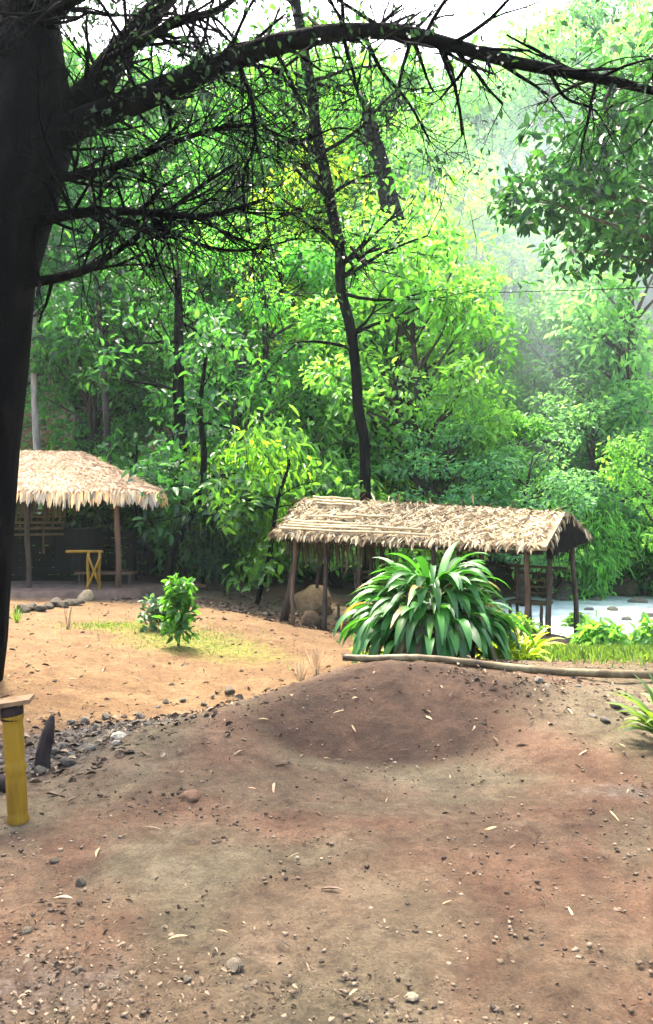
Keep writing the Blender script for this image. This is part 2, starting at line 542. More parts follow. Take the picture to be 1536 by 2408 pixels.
def build_ground():
    xs = axis(-160, -3.2, 3.4, 160, 0.045)
    ys = axis(-40, 2.0, 8.0, 260, 0.045, 1.07)
    X, Y = np.meshgrid(xs, ys)
    Z = gz_np(X, Y)
    nx, ny = len(xs), len(ys)
    V = np.stack([X, Y, Z], -1).reshape(-1, 3)
    soil = np.zeros((len(V), 4))
    near = (np.abs(V[:, 0]) < 14) & (V[:, 1] > 0) & (V[:, 1] < 26)
    for i in np.nonzero(near)[0]:
        x, y, z = V[i]
        q = Vector((x, y, 0))
        dz = noise.fractal(q * 1.7, 0.9, 2.0, 4) * 0.018
        cl = noise.noise(q * 7.0) + 0.5 * noise.noise(q * 19.0)
        dz += max(0, cl - 0.2) * 0.035 + 0.009 * noise.noise(q * 31) + 0.02 * noise.noise(q * 3.1)
        V[i, 2] += dz
    x, y = V[:, 0], V[:, 1]

    def blob(cx, cy, rx, ry, s=1.0):
        return s * np.exp(-(((x - cx) / rx) ** 2 + ((y - cy) / ry) ** 2))
    # dug dark earth on the face of the mound
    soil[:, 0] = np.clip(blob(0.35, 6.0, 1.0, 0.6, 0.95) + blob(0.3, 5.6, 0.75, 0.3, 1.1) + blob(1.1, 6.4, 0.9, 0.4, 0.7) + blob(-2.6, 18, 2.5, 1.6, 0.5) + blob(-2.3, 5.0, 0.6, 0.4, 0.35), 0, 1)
    # short green on the clearing
    soil[:, 1] = np.clip(blob(-1.9, 10.6, 1.0, 1.0, 0.8) + blob(-3.2, 11.5, 0.6, 0.5, 0.75) + blob(3.4, 9.5, 1.8, 1.2, 1.0) + blob(-0.9, 9.8, 0.9, 0.8, 0.5), 0, 1)
    # grey ash and grit
    soil[:, 2] = np.clip(blob(-1.55, 6.15, 0.75, 0.42, 0.85) + blob(-2.0, 5.3, 0.6, 0.5, 0.85) + blob(-1.0, 6.6, 0.5, 0.3, 0.5) + blob(1.9, 4.7, 0.6, 0.22, 0.5) + blob(-1.0, 2.7, 0.7, 0.35, 0.45), 0, 1)
    # pale sand of the clearing
    sand = smooth(6.0, 6.7, y - 0.45 * (x + 1.2)) * (1 - smooth(14.5, 17.0, y)) * (1 - smooth(1.4, 2.4, x)) * (1 - soil[:, 0])
    soil[:, 3] = np.clip(sand * 0.95, 0, 1)
    idx = np.arange(nx * ny).reshape(ny, nx)
    f = np.stack([idx[:-1, :-1], idx[:-1, 1:], idx[1:, 1:], idx[1:, :-1]], -1).reshape(-1, 4)
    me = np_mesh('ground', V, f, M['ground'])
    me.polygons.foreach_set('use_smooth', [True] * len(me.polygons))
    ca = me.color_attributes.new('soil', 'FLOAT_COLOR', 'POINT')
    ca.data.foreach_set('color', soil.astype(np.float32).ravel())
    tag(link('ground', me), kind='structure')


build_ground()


def build_stream():
    m, nt, out = new_mat('pale_water')
    tc = N(nt, 'ShaderNodeTexCoord')
    nz = N(nt, 'ShaderNodeTexNoise', Scale=1.4, Detail=5, Roughness=0.6)
    nt.links.new(tc.outputs['Object'], nz.inputs['Vector'])
    r = ramp(nt, [(0.32, (0.34, 0.42, 0.38)), (0.5, (0.66, 0.72, 0.68)), (0.65, (0.82, 0.85, 0.82))], nz.outputs[0])
    p = N(nt, 'ShaderNodeBsdfPrincipled', Roughness=0.45)
    nt.links.new(r.outputs[0], p.inputs['Base Color'])
    b = N(nt, 'ShaderNodeBump', Strength=0.7, Distance=0.12)
    nt.links.new(nz.outputs[0], b.inputs['Height'])
    nt.links.new(b.outputs[0], p.inputs['Normal'])
    nt.links.new(p.outputs[0], out.inputs[0])
    mb = MB()
    left, right = [], []
    for i in range(25):
        t = i / 24
        y = 11.5 + t * 11.2
        cx = 6.6 + 0.6 * math.sin(t * 3.0) + t * 1.2
        w = 2.5 + 0.5 * math.sin(t * 7) + 0.25 * math.sin(t * 19)
        left.append((2.9 + 0.5 * math.sin(t * 5), y, -0.735))
        right.append((cx + w + 1.5, y, -0.735))
    mb.add(left + right, [(i, i + 25, i + 26, i + 1) for i in range(24)])
    tag(mb.build('stream', m), kind='structure')


build_stream()

# ---------------------------------------------------------------- trees
def tree_meshes(kind, seed):
    rng = np.random.default_rng(seed)
    rr = random.Random(seed)
    tr = MB()
    parts = []

    def limb(a, b, r0, r1, sag=0.0):
        a, b = Vector(a), Vector(b)
        mid = (a + b) / 2 + Vector((rr.uniform(-1, 1), rr.uniform(-1, 1), rr.uniform(-0.2, 0.6) - sag)) * (b - a).length * 0.13
        tr.tube([a, (a + mid) / 2 + Vector((0, 0, 0.02)), mid, (mid + b) / 2, b], [r0, r0 * .85 + r1 * .15, (r0 + r1) / 2, r0 * .3 + r1 * .7, r1], 6, cap=False)

    if kind in ('broad', 'tall', 'dense'):
        rx, rz, zc = {'broad': (2.5, 3.5, 6.4), 'tall': (1.7, 4.3, 5.9), 'dense': (3.6, 1.8, 8.2)}[kind]
        n = {'broad': 34, 'tall': 32, 'dense': 80}[kind]
        pts, rad = [], []
        wob = Vector((rr.uniform(-.5, .5), rr.uniform(-.5, .5), 0))
        for i in range(11):
            t = i / 10
            pts.append(Vector((wob.x * math.sin(t * 4), wob.y * math.sin(t * 3.3), t * 8.6)))
            rad.append(0.02 + 0.19 * (1 - t) ** 0.8 + (0.08 if i == 0 else 0))
        tr.tube(pts, rad, 9)
        for k in range(n):
            u = norm(rng.normal(size=3)) * rng.uniform(0.45, 1.0) ** 0.5
            c = np.array([u[0] * rx, u[1] * rx, zc + u[2] * rz])
            r = rng.uniform(0.6, 1.05)
            j = min(10, max(2, int((c[2] - rr.uniform(0.6, 1.6)) / 0.86)))
            limb(pts[j], c, rad[j] * 0.5, 0.012)
            parts.append(clump(rng, c, r, int(rng.uniform(120, 210)), 0.11, 0.28, 0.48))
    elif kind == 'shrub':
        for k in range(20):
            u = norm(rng.normal(size=3)) * rng.uniform(0.3, 1.0)
            c = np.array([u[0] * 1.5, u[1] * 1.5, 1.45 + u[2] * 1.35])
            limb((rr.uniform(-.15, .15), rr.uniform(-.15, .15), -0.1), c, 0.035, 0.008)
            parts.append(clump(rng, c, rng.uniform(0.45, 0.8), int(rng.uniform(110, 170)), 0.08, 0.2, 0.48))
    elif kind == 'drape':      # arching stems with long narrow hanging leaves
        for k in range(36):
            a = rr.uniform(0, 2 * math.pi)
            reach, h = rr.uniform(0.3, 1.6), rr.uniform(1.8, 4.2)
            pts = [Vector((math.cos(a) * reach * t ** 2.0, math.sin(a) * reach * t ** 2.0, h * (t * 1.25 - 0.35 * t ** 3))) for t in np.linspace(0, 1, 9)]
            tr.tube(pts, [0.028 * (1 - 0.75 * t) for t in np.linspace(0, 1, 9)], 5, cap=False)
            for p in pts[3:]:
                m = int(rng.uniform(12, 22))
                c = np.array(p) + rng.normal(size=(m, 3)) * 0.22
                d = rng.normal(size=(m, 3)) * 0.6 + np.array([math.cos(a) * .4, math.sin(a) * .4, -0.75])
                L = rng.uniform(0.16, 0.4, m)
                parts.append(leaf_arrays(c, d, norm(rng.normal(size=(m, 3)) * .5 + np.array([0, 0, 1.0])), L, L * 0.17, bend=0.4))
    else:                      # 'pole': tall thin bole with a small high crown and some vines
        pts = [Vector((0.25 * math.sin(t * 3 + seed), 0.2 * math.sin(t * 2.3), t * 9.0)) for t in np.linspace(0, 1, 11)]
        rad = [0.11 - 0.075 * t for t in np.linspace(0, 1, 11)]
        tr.tube(pts, rad, 7)
        for k in range(16):
            j = rr.randint(5, 10)
            c = np.array(pts[j]) + rng.normal(size=3) * np.array([0.9, 0.9, 0.5])
            limb(pts[j], c, 0.03, 0.008)
            parts.append(clump(rng, c, rng.uniform(0.4, 0.7), int(rng.uniform(50, 80)), 0.16, 0.3, 0.5))
    v, f = join_arrays(parts)
    return tr.mesh('trunk', M['bark']), np_mesh('crown', v, f, M['leaf'])


PROTO = {}
for kind, seeds in (('broad', (3, 4, 5)), ('tall', (11, 12)), ('shrub', (21, 22, 23)), ('drape', (31, 32)), ('pole', (41, 42)), ('dense', (51,))):
    PROTO[kind] = [tree_meshes(kind, s) for s in seeds]
UNIT = {'broad': 10.0, 'tall': 10.2, 'shrub': 3.0, 'drape': 4.0, 'pole': 9.3, 'dense': 10.0}
GREEN = {'deep': (0.013, 0.066, 0.020), 'mid': (0.032, 0.14, 0.028), 'bright': (0.115, 0.31, 0.075), 'lime': (0.15, 0.29, 0.03), 'sea': (0.12, 0.31, 0.16), 'olive': (0.02, 0.065, 0.025)}  # deep and mid are darkened to hold the left wood's shade
BARK = {'dark': (0.05, 0.04, 0.032), 'pale': (0.28, 0.26, 0.21), 'brown': (0.10, 0.07, 0.05)}
_tn = [0]


def tree(name, px, Y, h, kind, green, label, cat='tree', group=None, bark='dark', wide=1.0, x=None):
    i = _tn[0]
    _tn[0] += 1
    rr = random.Random(100 + i)
    X = (px - 768) * Y / F if x is None else x
    o = thing(name, (X, Y, gz(X, Y) - 0.05), label, cat, group)
    s = h / UNIT[kind]
    o.scale = (s * wide, s * wide, s)
    o.rotation_euler.z = rr.uniform(0, 6.28)
    tm, cm = PROTO[kind][i % len(PROTO[kind])]
    t = link('trunk' if kind in ('broad', 'tall', 'pole', 'dense') else 'stem', tm, o)
    c = link('crown' if kind in ('broad', 'tall', 'pole', 'dense') else 'foliage', cm, o)
    g = GREEN[green]
    v = rr.uniform(0.85, 1.18)
    c.color = (g[0] * v * rr.uniform(.9, 1.15), g[1] * v, g[2] * v, 1)
    t.color = (*BARK[bark], 1)
    return o


# the row just behind the two huts
tree('pale_slender_tree', 112, 23.5, 11.5, 'pole', 'deep', 'pale slender bole rising behind the ridge of the round thatched hut', bark='pale')
tree('thin_dark_tree', 228, 22.0, 11.0, 'pole', 'deep', 'thin dark tree rising above the sloping hip of the round thatched hut', bark='dark')
tree('forest_tree', 30, 26, 10, 'broad', 'deep', 'deep green tree behind the big dark trunk at the picture edge', group='trees behind the huts')
tree('forest_tree', 190, 27.5, 12.0, 'tall', 'deep', 'narrow deep green tree standing behind the pale slender bole', group='trees behind the huts')
tree('forest_tree', 330, 26, 11.5, 'broad', 'mid', 'spreading mid green tree above the eave end of the round thatched hut', group='trees behind the huts')
tree('forest_tree', 470, 24.5, 8.6, 'broad', 'deep', 'dark leafy tree between the round hut and the long shelter', group='trees behind the huts')
tree('forest_tree', 620, 24, 10.6, 'broad', 'bright', 'bright green tree to the left of the thin leaning trunk', group='trees behind the huts')
tree('forest_tree', 745, 26.5, 12.3, 'tall', 'lime', 'yellow green tall tree directly behind the thin leaning trunk', group='trees behind the huts')
tree('forest_tree', 905, 27, 11.5, 'broad', 'bright', 'bright green tree just to the right of the thin leaning trunk', group='trees behind the huts')
tree('forest_tree', 1040, 29, 11.5, 'broad', 'lime', 'lime green sunlit tree above the middle of the long shelter roof', group='trees behind the huts')
tree('forest_tree', 1190, 31, 12.5, 'broad', 'bright', 'bright green tree above the gable end of the long shelter', group='trees behind the huts')
tree('forest_tree', 965, 20.8, 9.3, 'broad', 'bright', 'leafy bright tree hiding the foot of the stout tilting trunk', group='trees behind the huts')
tree('forest_tree', 850, 24.5, 7.4, 'broad', 'mid', 'mid green tree filling the gap between the thin leaning trunk and the stout one', group='trees behind the huts')
tree('forest_tree', 560, 22.5, 8.0, 'broad', 'mid', 'round crowned tree over the yellow green arching shrub', group='trees behind the huts')
tree('forest_tree', 1330, 27, 9.5, 'broad', 'bright', 'bright tree with a low crown behind the gable end of the long shelter', group='trees behind the huts')
tree('forest_tree', 1130, 26, 9.0, 'tall', 'bright', 'slender bright tree rising where the smoke drifts behind the long roof', group='trees behind the huts')
tree('forest_tree', 250, 24.0, 9.0, 'broad', 'mid', 'mid green tree with its crown between the two slender boles', group='trees behind the huts')
tree('forest_tree', 1055, 20.3, 4.9, 'broad', 'sea', 'low minty tree behind the middle of the long thatched ridge', group='trees behind the huts', wide=1.35)
tree('forest_tree', 1150, 22.5, 5.6, 'broad', 'bright', 'low bright tree beyond the minty tree where the smoke drifts', group='trees behind the huts', wide=1.35)
tree('forest_tree', 1240, 20.0, 4.7, 'broad', 'sea', 'low blue green tree above the gable end of the long roof', group='trees behind the huts', wide=1.35)
tree('forest_tree', 1390, 22.8, 6.2, 'broad', 'sea', 'blue green tree across the stream beyond the curved end post', group='trees behind the huts', wide=1.3)
tree('forest_tree', 945, 22.8, 10.4, 'broad', 'bright', 'full crowned bright tree cutting off the lower half of the stout tilting trunk', group='trees behind the huts', wide=1.1)
# the farther wood
for k, (px, Y, h, kind, g) in enumerate([(560, 34, 13, 'tall', 'mid'), (700, 36, 13.5, 'broad', 'bright'), (860, 37, 12.5, 'tall', 'bright'), (1010, 38, 12, 'broad', 'bright'), (1120, 40, 12.5, 'broad', 'sea'),
                                       (1290, 38, 13.5, 'tall', 'bright'), (1430, 42, 13.5, 'broad', 'sea'), (1560, 36, 14, 'broad', 'bright'), (380, 36, 10.5, 'broad', 'mid'), (200, 36, 10.5, 'broad', 'mid'),
                                       (50, 34, 14, 'tall', 'deep'), (940, 46, 10.5, 'broad', 'sea'), (1220, 48, 11, 'broad', 'sea'), (1380, 50, 13, 'tall', 'sea'), (1520, 48, 14, 'broad', 'sea'), (780, 47, 11.5, 'broad', 'bright'), (470, 46, 10, 'broad', 'mid'), (300, 47, 9.5, 'broad', 'mid')]):
    tree('hillside_tree', px, Y, h, kind, g, 'hazy tree of the far wood climbing the slope behind the nearer trees', group='trees of the far wood on the slope')
# shrubs
tree('shrub', 250, 20.8, 2.9, 'shrub', 'deep', 'dark bushy shrub just over the hip of the round thatched hut', 'shrub', 'shrubs behind the huts', wide=1.25)
tree('shrub', 395, 21.5, 4.4, 'shrub', 'mid', 'mid green shrub beside the eave end of the round thatched hut', 'shrub', 'shrubs behind the huts')
tree('shrub', 500, 20.5, 4.0, 'shrub', 'mid', 'leafy shrub behind the forked dark tree', 'shrub', 'shrubs behind the huts')
tree('arching_shrub', 590, 18.6, 3.7, 'drape', 'lime', 'yellow green arching shrub with long narrow leaves left of the long shelter', 'shrub')
tree('arching_shrub', 660, 20.6, 4.4, 'drape', 'bright', 'green arching shrub leaning over the left end of the long shelter', 'shrub')
tree('arching_shrub', 500, 18.2, 2.7, 'drape', 'olive', 'olive narrow leaved shrub at the foot of the forked dark tree', 'shrub')
tree('shrub', 790, 21, 4.4, 'shrub', 'bright', 'bright shrub spilling over the left end of the long thatched ridge', 'shrub', 'shrubs behind the huts')
tree('shrub', 905, 19.5, 3.3, 'shrub', 'bright', 'bright leafy shrub at the foot of the thin leaning trunk', 'shrub', 'shrubs behind the huts')
tree('shrub', 1010, 20.5, 3.4, 'shrub', 'lime', 'yellow green shrub above the middle of the long thatched ridge', 'shrub', 'shrubs behind the huts')
tree('shrub', 1180, 25, 4.2, 'shrub', 'sea', 'blue green shrub beyond the smoke above the long thatched ridge', 'shrub', 'shrubs behind the huts')
tree('shrub', 1120, 24, 2.6, 'shrub', 'bright', 'low bright shrub where the smoke rises behind the long roof', 'shrub', 'shrubs behind the huts')
tree('shrub', 1290, 22, 3.9, 'shrub', 'bright', 'bright shrub directly behind the dark gable end of the long shelter', 'shrub', 'shrubs behind the huts')
tree('shrub', 1400, 25, 4.6, 'shrub', 'sea', 'pale blue green shrub across the stream past the gable end', 'shrub', 'shrubs behind the huts')
tree('shrub', 1430, 24.0, 3.0, 'shrub', 'lime', 'pale yellow shrub on the far bank of the bright stream', 'shrub', 'shrubs by the stream')
tree('shrub', 1530, 22.5, 3.0, 'shrub', 'mid', 'dark leaved shrub on the stream bank at the picture edge', 'shrub', 'shrubs by the stream')
tree('shrub', 1600, 18.5, 5.8, 'broad', 'bright', 'tall bright bush with dark gaps at the picture edge above the stream', 'shrub', 'shrubs by the stream')
tree('arching_shrub', 1400, 21.5, 3.0, 'drape', 'bright', 'light green hanging bush across the stream behind the gable end', 'shrub')

# the overhanging tree at the right: its crown comes into the picture from above
tree('overhanging_tree', 1760, 17.0, 12.4, 'dense', 'olive', 'dusky olive tree overhanging the stream from the upper right corner', 'tree', bark='brown', wide=1.05)
tree('feathery_tree', 1480, 24, 12.5, 'tall', 'sea', 'tall blue green tree behind the overhanging olive tree', 'tree', bark='brown')


# far wood: one mass of foliage on the hillside
def build_far_wood():
    rng = np.random.default_rng(77)
    parts = []
    for k in range(420):
        y = rng.uniform(33, 70)
        x = rng.uniform(-0.62, 0.62) * y
        z = gz(x, y)
        R = rng.uniform(1.6, 3.2)
        n = int(120 * R / 2)
        parts.append(clump(rng, (x, y, z + rng.uniform(2.0, 7.5)), R, n, 0.5, 0.95, 0.55, flat=0.9))
    v, f = join_arrays(parts)
    o = link('far_wood', np_mesh('far_wood', v, f, M['leaf']))
    o.color = (0.05, 0.16, 0.045, 1)
    tag(o, 'hazy mass of foliage covering the far slope', 'wood', kind='stuff')


build_far_wood()


def build_undergrowth():
    rng = np.random.default_rng(78)
    parts = []
    for k in range(520):
        y = rng.uniform(20.5, 40) if k > 200 else rng.uniform(20.5, 27)
        x = rng.uniform(-0.48, 0.48) * y
        if 3.2 < x < 9 and y < 24.5:
            continue
        R = rng.uniform(0.6, 1.2)
        parts.append(clump(rng, (x, y, gz(x, y) + rng.uniform(0.1, 0.9)), R, int(80 * R), 0.16, 0.34, 0.5, flat=0.8))
    v, f = join_arrays(parts)
    o = link('undergrowth', np_mesh('undergrowth', v, f, M['leaf']))
    o.color = (0.035, 0.14, 0.03, 1)
    tag(o, 'low leafy undergrowth under the trees', 'undergrowth', kind='stuff')


build_undergrowth()


# ---------------------------------------------------------------- the big dark tree at the left edge
def build_left_tree():
    rr = random.Random(9)
    rng = np.random.default_rng(9)
    base = at(-62, 1610, 7.6)
    root = thing('leaning_tree', (base.x, base.y, gz(base.x, base.y)), 'big dark leaning tree with an arching limb at the picture edge', 'tree', world_parts=True)
    trunk_px = [(-85, 1630, 88), (-72, 1500, 86), (-58, 1300, 84), (-42, 1050, 84), (-22, 850, 86), (0, 650, 88), (30, 470, 98), (70, 330, 100), (80, 200, 80), (70, 60, 66), (50, -120, 54), (40, -400, 36), (60, -700, 16)]
    pts = [at(x, y, 7.6) for x, y, w in trunk_px]
    pts[0].z = gz(pts[0].x, pts[0].y) - 0.1
    mb = MB()
    mb.tube(pts, [w * 7.6 / F for _, _, w in trunk_px], 14)
    # roughen
    mb.v = [tuple(Vector(p) + Vector((noise.noise(Vector(p) * 3.1), noise.noise(Vector(p) * 3.1 + Vector((7, 0, 0))), 0)) * 0.05) for p in mb.v]
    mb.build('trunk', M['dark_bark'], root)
    tips = []
    tw = MB()

    def limb(pxs, Y0, Y1, w0, w1, kids, L, depth=2, twl=True, spread=0.9):
        n = len(pxs)
        P = [at(x, y, Y0 + (Y1 - Y0) * i / (n - 1)) for i, (x, y) in enumerate(pxs)]
        R = [(w0 + (w1 - w0) * (i / (n - 1)) ** 0.7) * 7.3 / F / 2 for i in range(n)]
        # resample to a smoother line
        PP, RR = [], []
        for i in range(n - 1):
            for s in range(4):
                t = s / 4
                p0, p1, p2, p3 = P[max(i - 1, 0)], P[i], P[i + 1], P[min(i + 2, n - 1)]
                q = 0.5 * ((2 * p1) + (p2 - p0) * t + (2 * p0 - 5 * p1 + 4 * p2 - p3) * t * t + (3 * p1 - p0 - 3 * p2 + p3) * t ** 3)
                PP.append(q)
                RR.append(R[i] * (1 - t) + R[i + 1] * t)
        PP.append(P[-1]); RR.append(R[-1])
        RR = [r * (1 + 0.12 * noise.noise(p * 4)) for r, p in zip(RR, PP)]
        m = MB()
        m.tube(PP, RR, 9)
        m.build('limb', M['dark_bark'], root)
        for k in range(kids):
            i = rr.randint(1, len(PP) - 1)
            d = (PP[i] - PP[i - 1]).normalized()
            ax = Vector((rr.uniform(-1, 1), rr.uniform(-1, 1), rr.uniform(-1, 1)))
            grow(tw, rr, PP[i], d * 0.6 + ax, L * rr.uniform(0.6, 1.2), max(0.005, min(0.022, RR[i] * 0.45)), depth, tips, 3, spread)

    limb([(90, 350), (200, 285), (300, 245), (420, 195), (520, 150), (640, 108), (740, 85), (830, 74), (940, 76), (1060, 105), (1190, 142), (1330, 170), (1480, 200), (1640, 240)], 7.6, 6.4, 78, 15, 70, 0.65)
    limb([(110, 300), (190, 240), (240, 180), (300, 100), (350, 40), (410, -30), (480, -140)], 7.6, 7.9, 90, 44, 34, 0.8)
    limb([(90, 520), (200, 500), (330, 498), (480, 508), (620, 470)], 7.5, 6.9, 34, 8, 44, 0.75)
    limb([(70, 665), (190, 640), (290, 580), (370, 520), (470, 440), (560, 380)], 7.5, 7.0, 26, 6, 40, 0.6)
    limb([(120, 420), (250, 400), (370, 350), (500, 305), (620, 290)], 7.5, 7.2, 26, 8, 40, 0.7)
    limb([(90, 200), (20, 120), (-60, 60)], 7.6, 7.2, 60, 30, 24, 0.8)
    limb([(80, 330), (150, 430), (175, 560), (200, 690)], 7.4, 7.1, 8, 2, 16, 0.5)
    limb([(60, 80), (140, 20), (220, -60)], 7.6, 7.0, 50, 30, 22, 0.8)
    limb([(250, 150), (400, 60), (520, 20), (600, -60)], 7.6, 7.2, 30, 12, 22, 0.7)
    limb([(560, 150), (590, 230), (600, 330), (570, 430), (590, 560)], 7.2, 7.0, 14, 4, 34, 0.8)
    limb([(860, 90), (900, 170), (960, 240), (1010, 330)], 6.9, 6.9, 12, 4, 22, 0.6)
    limb([(330, 498), (430, 560), (560, 590), (700, 560)], 7.2, 7.0, 12, 4, 34, 0.7)
    limb([(620, 300), (700, 330), (800, 300), (880, 330)], 7.2, 7.0, 8, 3, 26, 0.7)
    limb([(1290, 165), (1330, 230), (1400, 260), (1440, 330)], 6.6, 6.6, 9, 3, 18, 0.5)
    tw.build('twigs', M['dark_bark'], root)
    # small sparse dark leaves at the twig ends
    parts = []
    for p, d in tips:
        if p.x / p.y < -0.285:
            continue
        m = rr.randint(0, 2)
        c = np.array(p) + rng.normal(size=(m, 3)) * 0.07
        L = rng.uniform(0.03, 0.075, m)
        parts.append(leaf_arrays(c, rng.normal(size=(m, 3)) + np.array([0, 0, -0.5]), rng.normal(size=(m, 3)) * .6 + np.array([0, 0, 1.0]), L, L * 0.5))
    # unseen clumps added overhead to shade the foreground; corner foliage follows below
    top = pts[-1]
    shade_boughs = MB()
    for k in range(150):
        p = (rr.uniform(-4.8, 5.6), rr.uniform(3.2, 9.8), rr.uniform(8.3, 11.0))
        parts.append(clump(rng, p, rr.uniform(0.9, 1.6), 34, 0.06, 0.12, 0.55, flat=0.6))
        if k % 14 == 0:
            q = top.lerp(Vector(p), 0.5) + Vector((0, 0, 0.5))
            shade_boughs.tube([top - Vector((0, 0, 0.6)), top.lerp(q, 0.5) + Vector((0, 0, .15)), q, q.lerp(Vector(p), .6), p], [0.07, 0.055, 0.04, 0.025, 0.012], 6, cap=False)
    shade_boughs.build('shade_boughs', M['dark_bark'], root)
    for k in range(50):
        p = at(rr.uniform(-160, 230), rr.uniform(-420, 40), rr.uniform(7.9, 9.2))
        parts.append(clump(rng, p, rr.uniform(0.25, 0.5), 60, 0.05, 0.10, 0.4))
    for k in range(36):
        p = at(rr.uniform(-60, 190), rr.uniform(-40, 330), rr.uniform(8.3, 9.4))
        parts.append(clump(rng, p, rr.uniform(0.18, 0.36), 40, 0.04, 0.09, 0.35))
    v, f = join_arrays(parts)
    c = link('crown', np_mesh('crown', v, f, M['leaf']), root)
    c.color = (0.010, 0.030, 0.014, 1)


build_left_tree()


# ---------------------------------------------------------------- the thin leaning tree in the middle and its neighbours
def path_tree(name, label, pxs, Y, widths, seed, leaf_col, kids, L, leafy, group=None, base_px=None):
    rr = random.Random(seed)
    rng = np.random.default_rng(seed)
    P = [at(x, y, Y) for x, y in pxs]
    P[0].z = gz(P[0].x, Y) - 0.1
    root = thing(name, (P[0].x, Y, gz(P[0].x, Y)), label, 'tree', group, world_parts=True)
    PP, RR = [], []
    R = [w * Y / F / 2 for w in widths]
    n = len(P)
    for i in range(n - 1):
        for s in range(4):
            t = s / 4
            p0, p1, p2, p3 = P[max(i - 1, 0)], P[i], P[i + 1], P[min(i + 2, n - 1)]
            q = 0.5 * ((2 * p1) + (p2 - p0) * t + (2 * p0 - 5 * p1 + 4 * p2 - p3) * t * t + (3 * p1 - p0 - 3 * p2 + p3) * t ** 3)
            PP.append(q + Vector((noise.noise(q * 0.9), noise.noise(q * .9 + Vector((5, 0, 0))), 0)) * 0.08)
            RR.append(R[i] * (1 - t) + R[i + 1] * t)
    PP.append(P[-1]); RR.append(R[-1])
    mb = MB()
    mb.tube(PP, RR, 9)
    mb.build('trunk', M['dark_bark'], root)
    tw, tips = MB(), []
    for k in range(kids):
        i = rr.randint(int(len(PP) * 0.25), len(PP) - 1)
        ax = Vector((rr.uniform(-1, 1), rr.uniform(-.6, .6), rr.uniform(-.3, .8)))
        grow(tw, rr, PP[i], ax, L * rr.uniform(0.6, 1.3), max(0.012, min(0.05, RR[i] * 0.4)), 2, tips, 3, 0.8)
    tw.build('branches', M['dark_bark'], root)
    parts = []
    for p, d in tips:
        m = rr.randint(4, 10) if rr.random() < leafy else rr.randint(1, 3)
        parts.append(clump(rng, p, rr.uniform(0.2, 0.5), m, 0.14, 0.28, 0.5))
    v, f = join_arrays(parts)
    c = link('crown', np_mesh('crown', v, f, M['leaf']), root)
    c.color = (*leaf_col, 1)
    return root


path_tree('thin_leaning_tree', 'thin dark trunk leaning left behind the long shelter', [(866, 1180), (858, 1080), (845, 950), (828, 820), (806, 690), (792, 560), (768, 430), (742, 290), (722, 160), (700, 20), (690, -150)], 17.6,
          [27, 26, 25, 25, 25, 26, 27, 27, 26, 24, 18], 61, (0.05, 0.18, 0.03), 40, 1.8, 0.25)
path_tree('broken_tree', 'stout dark trunk tilting among leaves right of the thin leaning trunk', [(1010, 1190), (985, 900), (955, 700), (930, 540), (905, 430), (875, 310), (850, 220)], 25.2,
          [44, 46, 48, 50, 44, 38, 14], 62, (0.06, 0.18, 0.03), 9, 1.6, 0.5)
path_tree('forked_tree', 'dark forked tree on the red earth between the two huts', [(388, 1375), (402, 1300), (425, 1255), (452, 1200), (470, 1130), (478, 1060), (470, 960), (485, 840)], 17.6,
          [24, 20, 20, 19, 17, 15, 12, 8], 63, (0.03, 0.11, 0.03), 14, 1.0, 0.9)
path_tree('straight_tree', 'thick straight trunk right behind the dark forked tree', [(430, 1345), (432, 1240), (428, 1100), (422, 960), (418, 800), (420, 640)], 19.6,
          [40, 36, 32, 28, 24, 14], 64, (0.03, 0.11, 0.03), 14, 1.3, 0.9)
path_tree('young_tree', 'young dark stem left of the leaning post of the long shelter', [(605, 1415), (625, 1320), (640, 1240), (662, 1150), (680, 1080)], 17.2,
          [13, 12, 11, 9, 5], 65, (0.06, 0.16, 0.03), 9, 0.9, 0.9)
path_tree('slim_tree', 'slim dark stem on bare earth beside the round hut post', [(319, 1350), (318, 1260), (316, 1150), (322, 1040)], 18.6,
          [9, 9, 8, 5], 66, (0.025, 0.09, 0.03), 7, 0.8, 0.9)
path_tree('short_tree', 'short dark stem standing by the fallen log behind the sapling', [(475, 1375), (474, 1310), (486, 1230), (500, 1150)], 18.4,
          [18, 13, 11, 6], 67, (0.03, 0.11, 0.03), 7, 0.8, 0.9)


# ---------------------------------------------------------------- the round thatched hut at the left
def thatch_blades(mb, rr, quad, rows, per_row, length, width, lift=0.03, jitter=0.25, droop=0.25, wild=0.15):
    """rows of overlapping straw blades laid down a roof slope; quad = ridge a, ridge b, eave b, eave a"""
    ra, rb, eb, ea = [Vector(q) for q in quad]
    nrm = (rb - ra).cross(ea - ra).normalized()
    if nrm.z < 0:
        nrm = -nrm
    for r in range(rows):
        v0 = (r + 0.2) / rows
        for k in range(per_row):
            u = (k + rr.random()) / per_row
            v = min(0.99, max(0, v0 + rr.uniform(-0.5, 0.5) / rows))
            top = ra.lerp(rb, u)
            bot = ea.lerp(eb, u)
            p = top.lerp(bot, v) + nrm * (lift * rr.uniform(0.4, 1.6))
            d = (bot - top).normalized()
            side = nrm.cross(d)
            d = (d + side * rr.uniform(-jitter, jitter) + nrm * rr.uniform(-0.04, wild)).normalized()
            mb.blade(p, d, nrm + side * rr.uniform(-.4, .4), length * rr.uniform(0.6, 1.3), width * rr.uniform(0.6, 1.3), droop=droop, n=2, fold=0.12, tip=0.15, w0=0.7)


